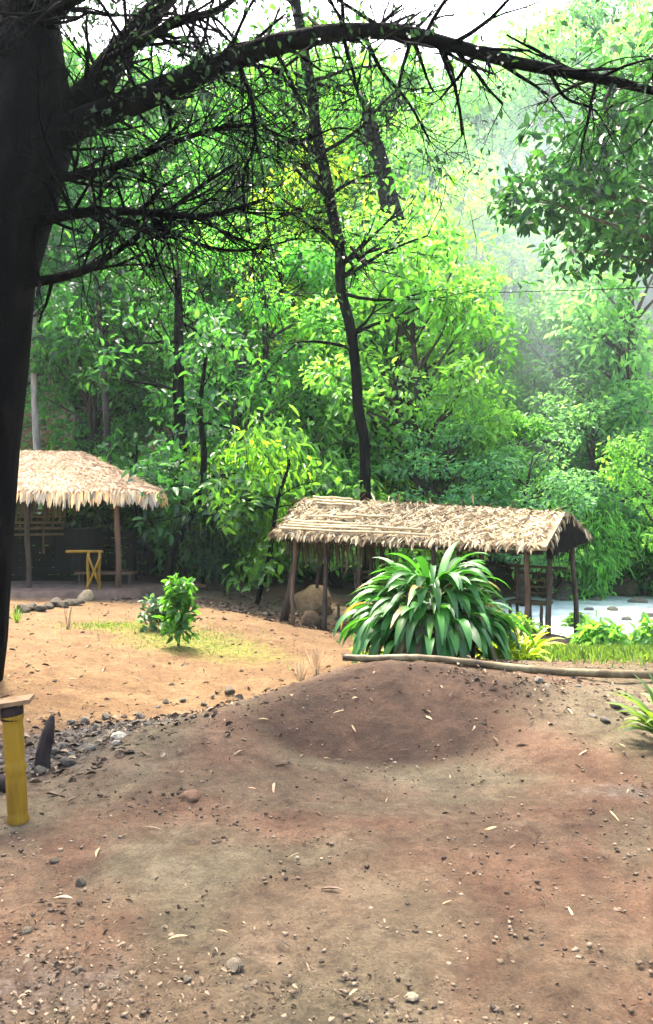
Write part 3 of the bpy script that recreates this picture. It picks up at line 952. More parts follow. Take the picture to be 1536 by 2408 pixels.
def slab(mb, quad, t):
    q = [Vector(p) for p in quad]
    nrm = (q[1] - q[0]).cross(q[3] - q[0]).normalized()
    if nrm.z < 0:
        nrm = -nrm
    lo = [p - nrm * t for p in q]
    mb.add(q + lo, [(0, 1, 2, 3), (7, 6, 5, 4), (0, 4, 5, 1), (1, 5, 6, 2), (2, 6, 7, 3), (3, 7, 4, 0)])


def post(name, parent, base, top, r0, r1, mat, bow=0.03, seed=0):
    rr = random.Random(seed)
    base, top = Vector(base), Vector(top)
    pts, rad = [], []
    for i in range(7):
        t = i / 6
        p = base.lerp(top, t) + Vector((math.sin(t * 5 + seed), math.cos(t * 4 + seed), 0)) * bow * math.sin(t * math.pi) + Vector((rr.uniform(-1, 1), rr.uniform(-1, 1), 0)) * 0.006
        pts.append(p)
        rad.append((r0 + (r1 - r0) * t) * rr.uniform(0.92, 1.1))
    mb = MB()
    mb.tube(pts, rad, 9)
    return mb.build(name, mat, parent)


def bar(mb, a, b, r, seg=7):
    a, b = Vector(a), Vector(b)
    mb.tube([a, a.lerp(b, 0.33), a.lerp(b, 0.66), b], [r, r * 1.05, r * .95, r], seg)


def build_left_hut():
    rr = random.Random(5)
    zf = gz(-5.0, 17.0)
    root = thing('thatched_hut', (-5.8, 18.0, zf), 'round thatched hut with a pale leaf fringe, dark inside, behind the big dark trunk', 'hut', world_parts=True)
    FR, FL = Vector((-3.42, 16.5, 2.02)), Vector((-8.8, 16.2, 2.06))
    BR, BL = Vector((-4.25, 20.3, 2.02)), Vector((-9.2, 20.2, 2.06))
    RR_, RL = Vector((-5.72, 18.5, 2.98)), Vector((-7.3, 18.4, 3.0))
    rf = MB()
    front, right, back, left = [RL, RR_, FR, FL], [RR_, RR_ + Vector((0.02, 0.05, 0)), BR, FR], [RR_, RL, BL, BR], [RL, RL + Vector((-.02, 0.05, 0)), FL, BL]
    # one closed roof shell
    top = [FL, FR, BR, BL, RL, RR_]
    lo = [p - Vector((0, 0, 0.10)) for p in top]
    rf.add(top + lo, [(0, 1, 5, 4), (1, 2, 5), (2, 3, 4, 5), (3, 0, 4), (6, 10, 11, 7), (7, 11, 8), (8, 11, 10, 9), (9, 10, 6), (0, 6, 7, 1), (1, 7, 8, 2), (2, 8, 9, 3), (3, 9, 6, 0)])
    roof = rf.build('roof', M['thatch_a'], root, smooth=False)
    th = MB()
    thatch_blades(th, rr, front, 22, 190, 0.26, 0.024, lift=0.02, jitter=1.1, droop=0.1, wild=0.03)
    thatch_blades(th, rr, right, 14, 80, 0.26, 0.024, lift=0.02, jitter=0.9, droop=0.1, wild=0.08)
    # straw standing out along ridge and hip
    for a, b, n in ((RL, RR_, 40), (RR_, FR, 90), (FR, BR, 60)):
        for k in range(n):
            p = a.lerp(b, rr.random()) + Vector((rr.uniform(-.05, .05), rr.uniform(-.05, .05), 0.02))
            th.blade(p, Vector((rr.uniform(-.6, 1), rr.uniform(-1, 1), rr.uniform(-.35, .4))), (0, 0, 1), rr.uniform(0.08, 0.26), 0.018, n=2)
    o = th.build('thatch', M['thatch_a'], root)
    o.parent = roof
    o.matrix_parent_inverse = Matrix.Identity(4)
    fr = MB()
    for a, b, n in ((FL, FR, 150), (FR, BR, 80)):
        out = Vector((0, -1, 0)) if a is FL else Vector((1, 0.1, 0))
        for row in range(2):
            for k in range(n):
                t = (k + rr.uniform(0, 1)) / n
                p = a.lerp(b, t) + out * rr.uniform(-0.02, 0.07) + Vector((0, 0, rr.uniform(-0.05, 0.02) - row * 0.02))
                c = noise.noise(Vector((t * 19, row, 3.3)))
                L = (0.27 + 0.16 * c) * rr.uniform(0.75, 1.15)
                fr.blade(p, out * 0.4 + Vector((rr.uniform(-.3, .3), 0, -0.8)), out + Vector((rr.uniform(-.5, .5), 0, 0.2)), max(L, 0.1), rr.uniform(0.035, 0.085), droop=1.0, n=4, fold=0.2, tip=0.2, w0=0.6)
    # a long pole along the eave
    fr.build('thatch_fringe', M['fringe'], roof)
    for i, (px, py, Y, top_z, r) in enumerate([(278, 1402, 16.7, 2.0, 0.065), (68, 1390, 16.6, 2.0, 0.06), (155, 1345, 19.6, 2.1, 0.05), (268, 1330, 19.9, 2.0, 0.06), (-120, 1400, 16.5, 2.0, 0.06)]):
        b = at(px, py, Y)
        b.z = gz(b.x, b.y) - 0.1
        post('post', root, b, (b.x - 0.02, b.y, top_z), r, r * 0.85, M['pole_warm'] if i == 0 else M['pole'], 0.02, i)
    # beams under the roof
    for a, b in (((-8.7, 16.65, 1.93), (-3.65, 16.75, 1.90)), ((-9.0, 20.0, 1.93), (-4.35, 20.0, 1.90)), ((-4.25, 16.75, 1.86), (-4.5, 20.0, 1.86))):
        m = MB()
        bar(m, a, b, 0.045)
        m.build('beam', M['pole'], root)
    # back wall and partition, coloured near black to hold the interior's shade
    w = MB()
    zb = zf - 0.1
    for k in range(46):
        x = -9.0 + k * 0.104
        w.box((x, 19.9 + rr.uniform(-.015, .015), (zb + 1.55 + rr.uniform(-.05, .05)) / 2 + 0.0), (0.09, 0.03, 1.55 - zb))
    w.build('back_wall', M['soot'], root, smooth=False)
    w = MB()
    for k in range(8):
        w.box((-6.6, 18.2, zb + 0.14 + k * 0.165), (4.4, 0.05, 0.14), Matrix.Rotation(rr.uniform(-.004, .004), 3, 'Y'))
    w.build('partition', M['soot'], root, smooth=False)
    sl = MB()
    for k in range(5):
        z = 0.95 + k * 0.13
        sl.box((-6.75, 17.3, z + 0.16), (2.2, 0.03, 0.05), Matrix.Rotation(rr.uniform(-.02, .02), 3, 'Y'))
    for x in (-7.7, -6.9, -6.1):
        sl.box((x, 17.33, 1.2), (0.05, 0.03, 1.0))
    sl.build('railing', M['slat'], root, smooth=False)
    # strips of old leaf hanging under the roof
    hs = MB()
    for k in range(46):
        x = rr.uniform(-6.9, -5.35)
        hs.blade((x, 17.0 + rr.uniform(-.2, .3), 1.95), (rr.uniform(-.1, .1), 0, -1), (0, -1, 0), rr.uniform(0.25, 0.62), rr.uniform(0.04, 0.1), droop=0.2, n=3, tip=0.3)
    hs.build('hanging_strips', M['dead_strap'], root)
    # earth floor raised a little
    fl = MB()
    n = 26
    ring = []
    for k in range(n):
        a = 2 * math.pi * k / n
        rx, ry = 2.9 * (1 + 0.05 * math.sin(k * 3.1)), 2.2 * (1 + 0.06 * math.sin(k * 2.3))
        ring.append((-6.3 + rx * math.copysign(abs(math.cos(a)) ** 0.6, math.cos(a)), 18.0 + ry * math.copysign(abs(math.sin(a)) ** 0.6, math.sin(a))))
    vs = [(x, y, zb - 0.1) for x, y in ring] + [(x * 0.985 - 0.09, 18 + (y - 18) * 0.97, zf + 0.13) for x, y in ring] + [(-6.3, 18.0, zf + 0.15)]
    fl.add(vs, [(k, (k + 1) % n, n + (k + 1) % n, n + k) for k in range(n)] + [(n + k, n + (k + 1) % n, 2 * n) for k in range(n)])
    fl.build('earth_floor', M['earth_wall'], root)
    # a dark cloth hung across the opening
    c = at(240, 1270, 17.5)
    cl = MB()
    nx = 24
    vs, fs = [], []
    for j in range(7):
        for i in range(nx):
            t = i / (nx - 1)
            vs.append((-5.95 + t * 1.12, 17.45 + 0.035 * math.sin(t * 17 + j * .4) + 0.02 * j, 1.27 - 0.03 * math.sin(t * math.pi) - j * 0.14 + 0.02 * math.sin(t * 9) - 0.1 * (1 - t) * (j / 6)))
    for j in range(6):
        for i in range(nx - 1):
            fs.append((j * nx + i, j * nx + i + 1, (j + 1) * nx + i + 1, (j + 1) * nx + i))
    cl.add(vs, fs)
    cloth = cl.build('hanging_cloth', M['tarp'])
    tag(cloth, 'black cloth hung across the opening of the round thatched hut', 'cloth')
    rope = MB()
    rope.tube([(-6.9, 17.45, 1.31), (-5.95, 17.45, 1.272), (-5.4, 17.45, 1.245), (-4.83, 17.45, 1.272), (-4.36, 17.3, 1.31)], 0.012, 5)
    tag(rope.build('rope', M['pole']), 'thin line carrying the black cloth inside the round hut', 'rope')
    # yellow bamboo trestle
    b0 = at(218, 1384, 16.25)
    z0 = gz(b0.x, b0.y) - 0.02
    tr = thing('bamboo_trestle', (b0.x, b0.y, z0), 'yellow bamboo trestle with crossed legs under the thatched hut', 'trestle', world_parts=True)
    A = lambda px, py, Y=16.25: at(px, py, Y)
    for i, (a, b) in enumerate((((206, 1385), (208, 1299)), ((233, 1380), (235, 1297)))):
        p, q = A(*a), A(*b)
        p.z = gz(p.x, p.y) + 0.0
        post('leg', tr, p, q, 0.032, 0.03, M['yellow_bamboo'], 0.01, i)
    for i, (a, b) in enumerate((((204, 1388), (236, 1308)), ((232, 1372), (208, 1308)))):
        p, q = A(*a, 16.18), A(*b, 16.18)
        m = MB()
        bar(m, p, q, 0.024)
        m.build('brace', M['yellow_bamboo'], tr)
    m = MB()
    bar(m, A(155, 1297), A(242, 1297), 0.03)
    m.build('rail', M['yellow_bamboo'], tr)
    # low table inside
    t0 = Vector((-4.85, 17.7, zf + 0.13))
    tb = thing('low_bench', t0, 'low brown plank bench in the shade behind the bamboo trestle', 'bench', world_parts=True)
    m = MB()
    m.box(t0 + Vector((0, 0, 0.24)), (1.3, 0.4, 0.05))
    m.build('seat', M['pole_warm'], tb, smooth=False)
    for sx in (-.55, .55):
        for sy in (-.14, .14):
            m = MB()
            m.box(t0 + Vector((sx, sy, 0.1)), (0.06, 0.06, 0.23))
            m.build('leg', M['pole'], tb, smooth=False)


build_left_hut()


# ---------------------------------------------------------------- stones
def stone_mesh(seed, flat=0.65):
    rr = random.Random(seed)
    import bmesh
    bm = bmesh.new()
    bmesh.ops.create_icosphere(bm, subdivisions=3, radius=1.0)
    off = Vector((seed * 3.7, seed * 1.3, 0))
    planes = [(Vector((rr.uniform(-1, 1), rr.uniform(-1, 1), rr.uniform(-.5, 1))).normalized(), rr.uniform(0.55, 0.85)) for _ in range(9)]
    for v in bm.verts:
        p = v.co.copy()
        for n, d in planes:
            e = p.dot(n) - d
            if e > 0:
                p -= n * e * 0.85
        p *= 1 + 0.16 * noise.noise(p * 1.6 + off) + 0.06 * noise.noise(p * 5 + off)
        p.z *= flat
        v.co = p
    me = bpy.data.meshes.new('stone')
    bm.to_mesh(me)
    bm.free()
    me.materials.append(M['stone'])
    me.polygons.foreach_set('use_smooth', [True] * len(me.polygons))
    return me


STONES = [stone_mesh(s, f) for s, f in ((1, .7), (2, .5), (3, .85), (4, .45))]
rs = random.Random(44)


def stone(px, py, size, label, col=(1, 1, 1), group=None, name='stone', mesh=None, cat='stone', sink=0.3):
    p = on_ground(px, py)
    o = link(name, STONES[mesh if mesh is not None else rs.randrange(4)])
    s = size * p.y / F / 2
    o.location = (p.x, p.y, p.z + s * 0.6 * (1 - sink))
    o.scale = (s, s * rs.uniform(0.8, 1.1), s * rs.uniform(0.85, 1.1))
    o.rotation_euler = (rs.uniform(-.2, .2), rs.uniform(-.2, .2), rs.uniform(0, 6.28))
    o.color = (*col, 1)
    return tag(o, label, cat, group)


for px, py, s in [(75, 1436, 44), (98, 1438, 38), (116, 1433, 34), (132, 1428, 42), (147, 1430, 32), (160, 1423, 36), (174, 1424, 36), (54, 1442, 36), (187, 1420, 28)]:
    stone(px, py, s, 'rough stone of the low edging along the hut floor', (0.3, 0.28, 0.24), 'stones edging the hut floor')
stone(203, 1410, 42, 'large pale stone at the corner of the hut floor', (1.7, 1.5, 1.1), mesh=2)
stone(292, 1404, 24, 'brown stone at the foot of the hut corner post', (1.0, 0.8, 0.65))
stone(540, 1630, 28, 'dark stone with a pale top alone on the sandy path', (0.6, 0.52, 0.45), mesh=2)
stone(293, 1688, 16, 'small dark stone standing at the upper edge of the grey grit', (0.5, 0.4, 0.35), mesh=2)
stone(280, 1738, 40, 'flat white stone at the edge of the grey grit', (2.0, 2.0, 1.9), mesh=3)
for px, py, s in [(170, 1705, 30), (200, 1700, 26), (150, 1760, 34), (230, 1715, 22), (330, 1690, 26), (370, 1670, 24), (400, 1690, 22), (430, 1650, 20), (455, 1690, 18), (130, 1775, 36), (210, 1765, 34), (95, 1820, 30), (160, 1800, 40), (250, 1690, 22),
                  (350, 1708, 26), (120, 1745, 24), (185, 1735, 26), (305, 1712, 22), (240, 1745, 24), (390, 1655, 16), (480, 1660, 18), (500, 1640, 16)]:
    g = rs.uniform(0.3, 0.8)
    stone(px, py, s, 'grey stone among the grit between the dark stake and the path', (g, g * .98, g * .94), 'grey stones in the grit')
stone(275, 1752, 26, 'small white stone just below the flat white stone', (1.9, 1.85, 1.75), mesh=1)
stone(450, 1880, 60, 'half buried brown lump of earth in the open ground', (0.75, 0.5, 0.38), mesh=1, sink=0.75)
for px, py, s in [(60, 2200, 34), (180, 2290, 30), (60, 2270, 30), (240, 2330, 28), (330, 2170, 22), (120, 2190, 28), (270, 2295, 18), (555, 2285, 46), (600, 2322, 30), (440, 2310, 22), (190, 2080, 30), (130, 2030, 26), (580, 2330, 24)]:
    g = rs.uniform(0.4, 0.8)
    stone(px, py, s, 'small stone in the coarse ground near the bottom corner', (g, g * .93, g * .82), 'stones in the near corner', sink=0.55)
stone(968, 2352, 36, 'small pale flat stone in the middle of the near ground', (1.6, 1.5, 1.25), mesh=3, sink=0.4)
for px, py, s in [(1450, 1665, 30), (1395, 1690, 22), (1470, 1680, 24), (1265, 1605, 26), (1425, 1700, 26), (1290, 1618, 18), (1360, 1620, 20), (1480, 1640, 20)]:
    g = rs.uniform(0.35, 1.0)
    stone(px, py, s, 'dark stone on the sunny earth below the end of the bamboo pole', (g, g, g), 'stones below the bamboo pole')
stone(1155, 1540, 14, 'white pebble at the edge of the yellow ferns', (2.0, 2.0, 1.9), mesh=0)
stone(1218, 1552, 16, 'round white pebble under the tip of the yellow ferns', (2.0, 2.0, 1.9), mesh=0)
stone(735, 1470, 62, 'brown boulder between the front posts of the long shelter', (0.62, 0.45, 0.32), name='boulder', mesh=0, cat='boulder')
p = on_ground(720, 1440)
stone(735, 1432, 150, 'broad low tan boulder behind the front posts of the long shelter', (0.8, 0.6, 0.40), name='boulder', mesh=1, cat='boulder', sink=0.55)
stone(1325, 1425, 90, 'grey boulder behind the end posts of the long shelter', (0.55, 0.58, 0.62), name='boulder', mesh=2, cat='boulder')
for px, py, sz in ((1400, 1432, 40), (1440, 1470, 34), (1500, 1440, 46), (1475, 1500, 30), (1525, 1490, 36), (1385, 1470, 24)):
    o = stone(px, py, sz, 'wet grey stone lying in the bright stream', (0.9, 0.95, 0.9), 'stones in the stream', mesh=1)
    o.location.z = max(o.location.z, -0.72)
stone(1465, 1400, 90, 'flat grey boulder on the far side of the bright stream', (0.6, 0.56, 0.5), name='boulder', mesh=1, cat='boulder')


# ---------------------------------------------------------------- the long shelter
def build_shelter():
    rr = random.Random(15)
    th = math.radians(32)
    ax = Vector((math.cos(th), -math.sin(th), 0))
    bk = Vector((math.sin(th), math.cos(th), 0))
    FRc = Vector((3.45, 12.6, 1.06))
    Ln = 5.25
    FLc = FRc - ax * Ln
    FLc.z = 1.18
    RRc = FRc + bk * 1.07
    RRc.z = 1.60
    RLc = FLc + bk * 1.07
    RLc.z = 1.88
    BRc = FRc + bk * 2.5
    BRc.z = 1.17
    BLc = FLc + bk * 2.5
    BLc.z = 1.22
    zf = gz(1.2, 13.6)
    root = thing('bamboo_shelter', (1.2, 14.2, zf), 'long open shelter with a shaggy leaf roof on thin dark posts', 'shelter', world_parts=True)
    rf = MB()
    top = [FLc, FRc, RRc, RLc, BRc, BLc]
    lo = [p - Vector((0, 0, 0.07)) for p in top]
    rf.add(top + lo, [(0, 1, 2, 3), (3, 2, 4, 5), (6, 9, 8, 7), (9, 11, 10, 8), (0, 6, 7, 1), (1, 7, 8, 2), (2, 8, 10, 4), (4, 10, 11, 5), (5, 11, 9, 3), (3, 9, 6, 0)])
    roof = rf.build('roof', M['thatch_b'], root, smooth=False)
    t = MB()
    thatch_blades(t, rr, [RLc, RRc - ax * .12, FRc - ax * .16, FLc], 20, 260, 0.17, 0.026, lift=0.025, jitter=2.2, droop=0.2, wild=0.08)
    thatch_blades(t, rr, [RRc, RLc, BLc, BRc], 6, 60, 0.30, 0.07, lift=0.04, jitter=0.3, droop=0.2, wild=0.05)
    for a, b, n, o_ in ((RLc, RRc, 150, Vector((0, 0, .3))), (FLc, RLc, 50, -ax)):
        for k in range(n):
            p = a.lerp(b, rr.random()) + Vector((0, 0, rr.uniform(-0.03, 0.04)))
            d = o_ * 0.6 + Vector((rr.uniform(-1, 1), rr.uniform(-1, 1), rr.uniform(-.7, .35)))
            t.blade(p, d, (0, 0, 1), rr.uniform(0.12, 0.34), rr.uniform(0.02, 0.06), n=2, droop=0.5)
    t.build('thatch', M['thatch_b'], roof)
    # fringe of curled leaves along the eaves
    fr = MB()
    for a, b, n, out, lmax in ((FLc, FRc - ax * .1, 240, -bk, 0.16), (FLc, RLc, 30, -ax, 0.28), (BLc, BRc, 60, bk, 0.2), (FRc + ax * .03, RRc + ax * .03, 34, ax * .35, 0.13), (RRc + ax * .04, BRc + ax * .04, 34, ax * .3, 0.16)):
        for k in range(n):
            u = rr.random()
            p = a.lerp(b, u) + out * rr.uniform(-0.05, 0.05) + Vector((0, 0, rr.uniform(-0.02, 0.05)))
            side = Vector((-out.y, out.x, 0))
            fr.blade(p, out * 0.7 + side * rr.uniform(-.7, .7) + Vector((0, 0, -0.45)), Vector((0, 0, 1)) + out * .3, lmax * rr.uniform(0.6, 1.3), rr.uniform(0.025, 0.07), droop=1.1, n=3, fold=0.25, tip=0.15)
    fr.build('thatch_fringe', M['thatch_b'], roof)
    # added dark panel standing for the shade under the open right end
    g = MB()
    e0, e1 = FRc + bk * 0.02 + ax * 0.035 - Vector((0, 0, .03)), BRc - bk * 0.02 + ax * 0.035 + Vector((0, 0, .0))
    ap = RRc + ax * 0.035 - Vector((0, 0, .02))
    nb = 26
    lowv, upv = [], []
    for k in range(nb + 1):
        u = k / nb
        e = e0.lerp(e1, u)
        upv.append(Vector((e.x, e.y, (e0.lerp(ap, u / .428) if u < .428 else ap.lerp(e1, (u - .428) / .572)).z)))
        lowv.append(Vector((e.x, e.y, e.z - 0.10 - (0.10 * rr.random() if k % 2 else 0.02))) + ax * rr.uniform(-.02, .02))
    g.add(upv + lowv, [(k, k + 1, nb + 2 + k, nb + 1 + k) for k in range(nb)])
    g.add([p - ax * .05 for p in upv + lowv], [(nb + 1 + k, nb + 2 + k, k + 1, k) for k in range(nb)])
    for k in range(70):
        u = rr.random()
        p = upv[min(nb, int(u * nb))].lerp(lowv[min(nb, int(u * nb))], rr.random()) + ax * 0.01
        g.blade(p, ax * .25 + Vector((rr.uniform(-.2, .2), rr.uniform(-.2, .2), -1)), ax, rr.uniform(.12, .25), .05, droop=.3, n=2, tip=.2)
    g.build('gable', M['soot'], root)  # solid part in place of the shade under the roof
    # long split-bamboo battens on the left half of the roof
    up = (RLc - FLc).cross(ax).normalized()
    if up.z < 0: up = -up
    for v, u0, u1 in ((0.06, 0.02, 0.62), (0.14, 0.03, 0.40), (0.20, 0.05, 0.58), (0.27, 0.04, 0.34), (0.42, 0.10, 0.30), (0.50, 0.22, 0.42), (0.78, 0.09, 0.24), (0.86, 0.07, 0.26), (0.95, 0.05, 0.22)):
        P = []
        for s in range(6):
            u = u0 + (u1 - u0) * s / 5
            e, r = FLc.lerp(FRc, u), RLc.lerp(RRc, u)
            P.append(e.lerp(r, v) + up * (0.085 + 0.012 * math.sin(s * 2 + v * 9)))
        m = MB()
        m.tube(P, 0.022, 6)
        m.build('batten', M['batten'], roof)

    # posts (pixel of foot, and where each stands across the depth of the shelter)
    def along(u, w):
        e = FLc.lerp(FRc, u) + bk * w
        return e
    def u_of(px, w):
        lo_, hi_ = -0.1, 1.1
        for _ in range(40):
            mid = (lo_ + hi_) / 2
            e = along(mid, w)
            if 768 + F * e.x / e.y < px: lo_ = mid
            else: hi_ = mid
        return lo_
    def roof_z(u, w):
        fz, rz, bz = FLc.lerp(FRc, u).z, RLc.lerp(RRc, u).z, BLc.lerp(BRc, u).z
        return fz + (rz - fz) * w / 1.07 if w < 1.07 else rz + (bz - rz) * (w - 1.07) / 1.43
    tops = {}
    for i, (pxb, pxt, w, r, mat) in enumerate([(690, 694, 0.12, 0.042, 'pole_warm'), (766, 763, 0.14, 0.047, 'pole'), (1290, 1291, 0.2, 0.045, 'pole'), (1236, 1238, 0.16, 0.042, 'pole_warm'),
                                               (1356, 1346, 1.75, 0.05, 'pole'), (848, 848, 0.15, 0.035, 'pole'), (1020, 1020, 0.14, 0.045, 'pole'), (1130, 1130, 0.14, 0.045, 'pole'),
                                               (745, 748, 1.98, 0.04, 'pole'), (900, 900, 1.98, 0.04, 'pole'), (1080, 1080, 1.98, 0.04, 'pole'), (1245, 1245, 1.95, 0.03, 'pole')]):
        ub, ut = u_of(pxb, w), u_of(pxt, w)
        b, t_ = along(ub, w), along(ut, w)
        b.z = gz(b.x, b.y) - 0.12
        t_.z = roof_z(ut, w) - 0.02
        post('post', root, b, t_, r, r * 0.85, M[mat], 0.035, i + 3)
    # crooked prop at the left end
    u = u_of(664, 0.35)
    b = along(u, 0.35); b.z = gz(b.x, b.y) - 0.1
    tt = along(u_of(700, 0.35), 0.35); tt.z = 0.95
    m = MB(); m.tube([b, b.lerp(tt, .4) + Vector((.03, 0, 0)), tt, tt + Vector((0.02, 0, 0.35))], [0.085, 0.075, 0.06, 0.05], 9)
    m.build('prop', M['pole'], root)
    # beams and the rail
    for a, c in ((FLc + bk * .14 + ax * .1, FRc + bk * .14 - ax * .1), (BLc - bk * .14 + ax * .1, BRc - bk * .14 - ax * .1), (FRc - ax * .25 + bk * .1, BRc - ax * .25 - bk * .1), (FLc + ax * .3 + bk * .1, BLc + ax * .3 - bk * .1)):
        m = MB(); bar(m, a - Vector((0, 0, .12)), c - Vector((0, 0, .12)), 0.032); m.build('beam', M['pole'], root)
    a, c = along(u_of(1150, 1.9), 1.9), along(1.0 - 0.03, 1.78)
    a.z = 0.62; c.z = 0.60
    m = MB(); bar(m, a, c, 0.026); m.build('rail', M['pole'], root)
    # leaf strips hanging at the left end
    hs = MB()
    for k in range(90):
        s = rr.random()
        p = (FLc.lerp(BLc, rr.random()) if rr.random() < 0.5 else FLc.lerp(FRc, rr.uniform(0, 0.3)) + bk * rr.uniform(.3, 1.9)) + Vector((0, 0, -0.06)) + ax * rr.uniform(0.02, 0.35)
        hs.blade(p, (rr.uniform(-.12, .12), rr.uniform(-.12, .12), -1), (rr.uniform(-1, 1), -1, 0), rr.uniform(0.25, 0.75), rr.uniform(0.03, 0.07), droop=0.2, n=3, tip=0.2)
    hs.build('hanging_strips', M['dead_strap'], root)

    # bamboo benches inside
    def bench(label, px, w, width, back_n, seat_h, face):
        u = u_of(px, w)
        b = along(u, w); z0 = gz(b.x, b.y)
        b.z = z0
        o = thing('bamboo_bench', b, label, 'bench', 'bamboo benches under the long shelter', world_parts=True)
        e1, e2 = ax, bk
        if face:
            e1, e2 = -bk, ax
        for sx in (-width / 2, width / 2):
            for sy in (0.0, 0.38):
                top_h = seat_h if sy == 0 else seat_h + 0.62
                p = b + e1 * sx + e2 * sy
                post('leg', o, (p.x, p.y, gz(p.x, p.y) - .05), (p.x, p.y, z0 + top_h), 0.03, 0.028, M['pole'], 0.005, int(sx * 10 + sy * 3))
        m = MB()
        for k in range(6):
            p = b + e2 * (0.02 + k * 0.07) + Vector((0, 0, seat_h + 0.02))
            bar(m, p - e1 * (width / 2 + .08), p + e1 * (width / 2 + .08), 0.026, 6)
        m.build('seat', M['slat'], o)
        m = MB()
        for k in range(back_n):
            p = b + e2 * 0.40 + Vector((0, 0, seat_h + 0.16 + k * 0.115))
            bar(m, p - e1 * (width / 2 + .06), p + e1 * (width / 2 + .06), 0.022, 6)
        m.build('backrest', M['slat'], o)
    bench('bamboo bench with a slatted back under the left half of the long shelter', 812, 0.55, 0.5, 5, 0.5, True)
    bench('bamboo bench with a slatted back behind the right hand posts of the long shelter', 1236, 0.9, 0.55, 5, 0.45, False)


build_shelter()


# ---------------------------------------------------------------- the big strap-leaved plant and other plants
def build_strap_plant():
    rr = random.Random(8)
    c = at(1018, 1545, 8.3)
    c.z = gz(c.x, c.y)
    root = thing('strap_leaf_plant', c, 'large clump of glossy drooping strap leaves behind the bamboo pole', 'plant', world_parts=True)
    st = MB()
    for k in range(16):
        a = rr.uniform(0, 6.28); r = rr.uniform(0.1, 0.42)
        p = c + Vector((math.cos(a) * r * 1.25, math.sin(a) * r, -0.1))
        q = p + Vector((math.cos(a) * 0.06, math.sin(a) * .06, rr.uniform(0.35, 0.62)))
        st.tube([p, p.lerp(q, .5), q], [0.075, 0.06, 0.045], 8)
    st.build('stems', M['dead_strap'], root)
    lv = MB()
    for k in range(290):
        a = rr.uniform(0, 2 * math.pi)
        tier = rr.random()
        r = 0.36 * (1 - tier * 0.75) * rr.uniform(0.5, 1.1)
        p = c + Vector((math.cos(a) * r * 1.3, math.sin(a) * r, 0.40 + 0.42 * tier))
        el = math.radians(rr.uniform(0, 42) + 26 * tier)
        d = Vector((math.cos(a) * math.cos(el) * 1.1, math.sin(a) * math.cos(el), math.sin(el)))
        L = rr.uniform(0.40, 0.70)
        lv.blade(p, d, (0, 0, 1), L, rr.uniform(0.055, 0.11), droop=rr.uniform(1.0, 2.6), n=8, fold=0.16, tip=0.06, w0=0.45, twist=rr.uniform(-.7, .7))
    for k in range(130):
        a = rr.uniform(0, 2 * math.pi)
        r = rr.uniform(0.28, 0.5)
        p = c + Vector((math.cos(a) * r * 1.2, math.sin(a) * r, rr.uniform(0.22, 0.5)))
        el = math.radians(rr.uniform(5, 50))
        lv.blade(p, (math.cos(a) * math.cos(el), math.sin(a) * math.cos(el), math.sin(el)), (0, 0, 1), rr.uniform(0.4, 0.62), rr.uniform(0.06, 0.105), droop=rr.uniform(2.4, 3.6), n=8, fold=0.2, tip=0.06, w0=0.5, twist=rr.uniform(-.8, .8))
    lv.build('leaves', M['strap'], root)
    dl = MB()
    for k in range(60):
        a = rr.uniform(0, 2 * math.pi)
        r = rr.uniform(0.35, 0.58)
        p = c + Vector((math.cos(a) * r * 1.15, math.sin(a) * r, rr.uniform(0.3, 0.55)))
        dl.blade(p, (math.cos(a) * .35, math.sin(a) * .35, -0.6), (math.cos(a), math.sin(a), 0.3), rr.uniform(0.28, 0.5), rr.uniform(0.06, 0.11), droop=0.8, n=4, tip=0.2, w0=.6)
    dl.build('dead_leaves', M['dead_strap'], root)


build_strap_plant()


def fern(name, px, py, Y, n, L, label, mat, group=None, w=0.06, el=(35, 75), droop=1.4, cat='plant'):
    rr = random.Random(px * 7 + py)
    c = at(px, py, Y)
    c.z = gz(c.x, c.y) - 0.01
    root = thing(name, c, label, cat, group, world_parts=True)
    m, s = MB(), MB()
    for k in range(n):
        a = rr.uniform(0, 6.283)
        e = math.radians(rr.uniform(*el))
        d = Vector((math.cos(a) * math.cos(e), math.sin(a) * math.cos(e), math.sin(e)))
        m.blade(c + Vector((math.cos(a), math.sin(a), 0)) * 0.04 * rr.random(), d, (0, 0, 1), L * rr.uniform(.6, 1.15), w * rr.uniform(.7, 1.3), droop=droop * rr.uniform(.6, 1.2), n=6, fold=0.22, tip=0.08, w0=0.35, twist=rr.uniform(-.5, .5))
    m.build('leaves', mat, root)
    s.tube([c + Vector((0, 0, -.05)), c + Vector((0, 0, .06))], [0.03, 0.02], 7)
    s.build('crown_base', M['dead_strap'], root)
    return root


for i, (px, py, Y, n, L, lab) in enumerate([(1165, 1548, 8.25, 26, 0.42, 'yellow green fern tight against the strap leaved clump'), (1225, 1550, 8.4, 26, 0.40, 'yellow green fern spreading farthest from the strap leaved clump'),
                                            (1195, 1530, 8.9, 22, 0.46, 'taller yellow green fern between the two lower ones'), (1245, 1505, 10.2, 18, 0.5, 'pale fern at the feet of the shelter end posts'), (880, 1530, 8.8, 18, 0.32, 'small yellow leaved tuft on the left edge of the strap leaved clump')]):
    fern('yellow_fern', px, py, Y, n, L, lab, M['fern'], 'yellow ferns by the strap leaved clump', w=0.075)


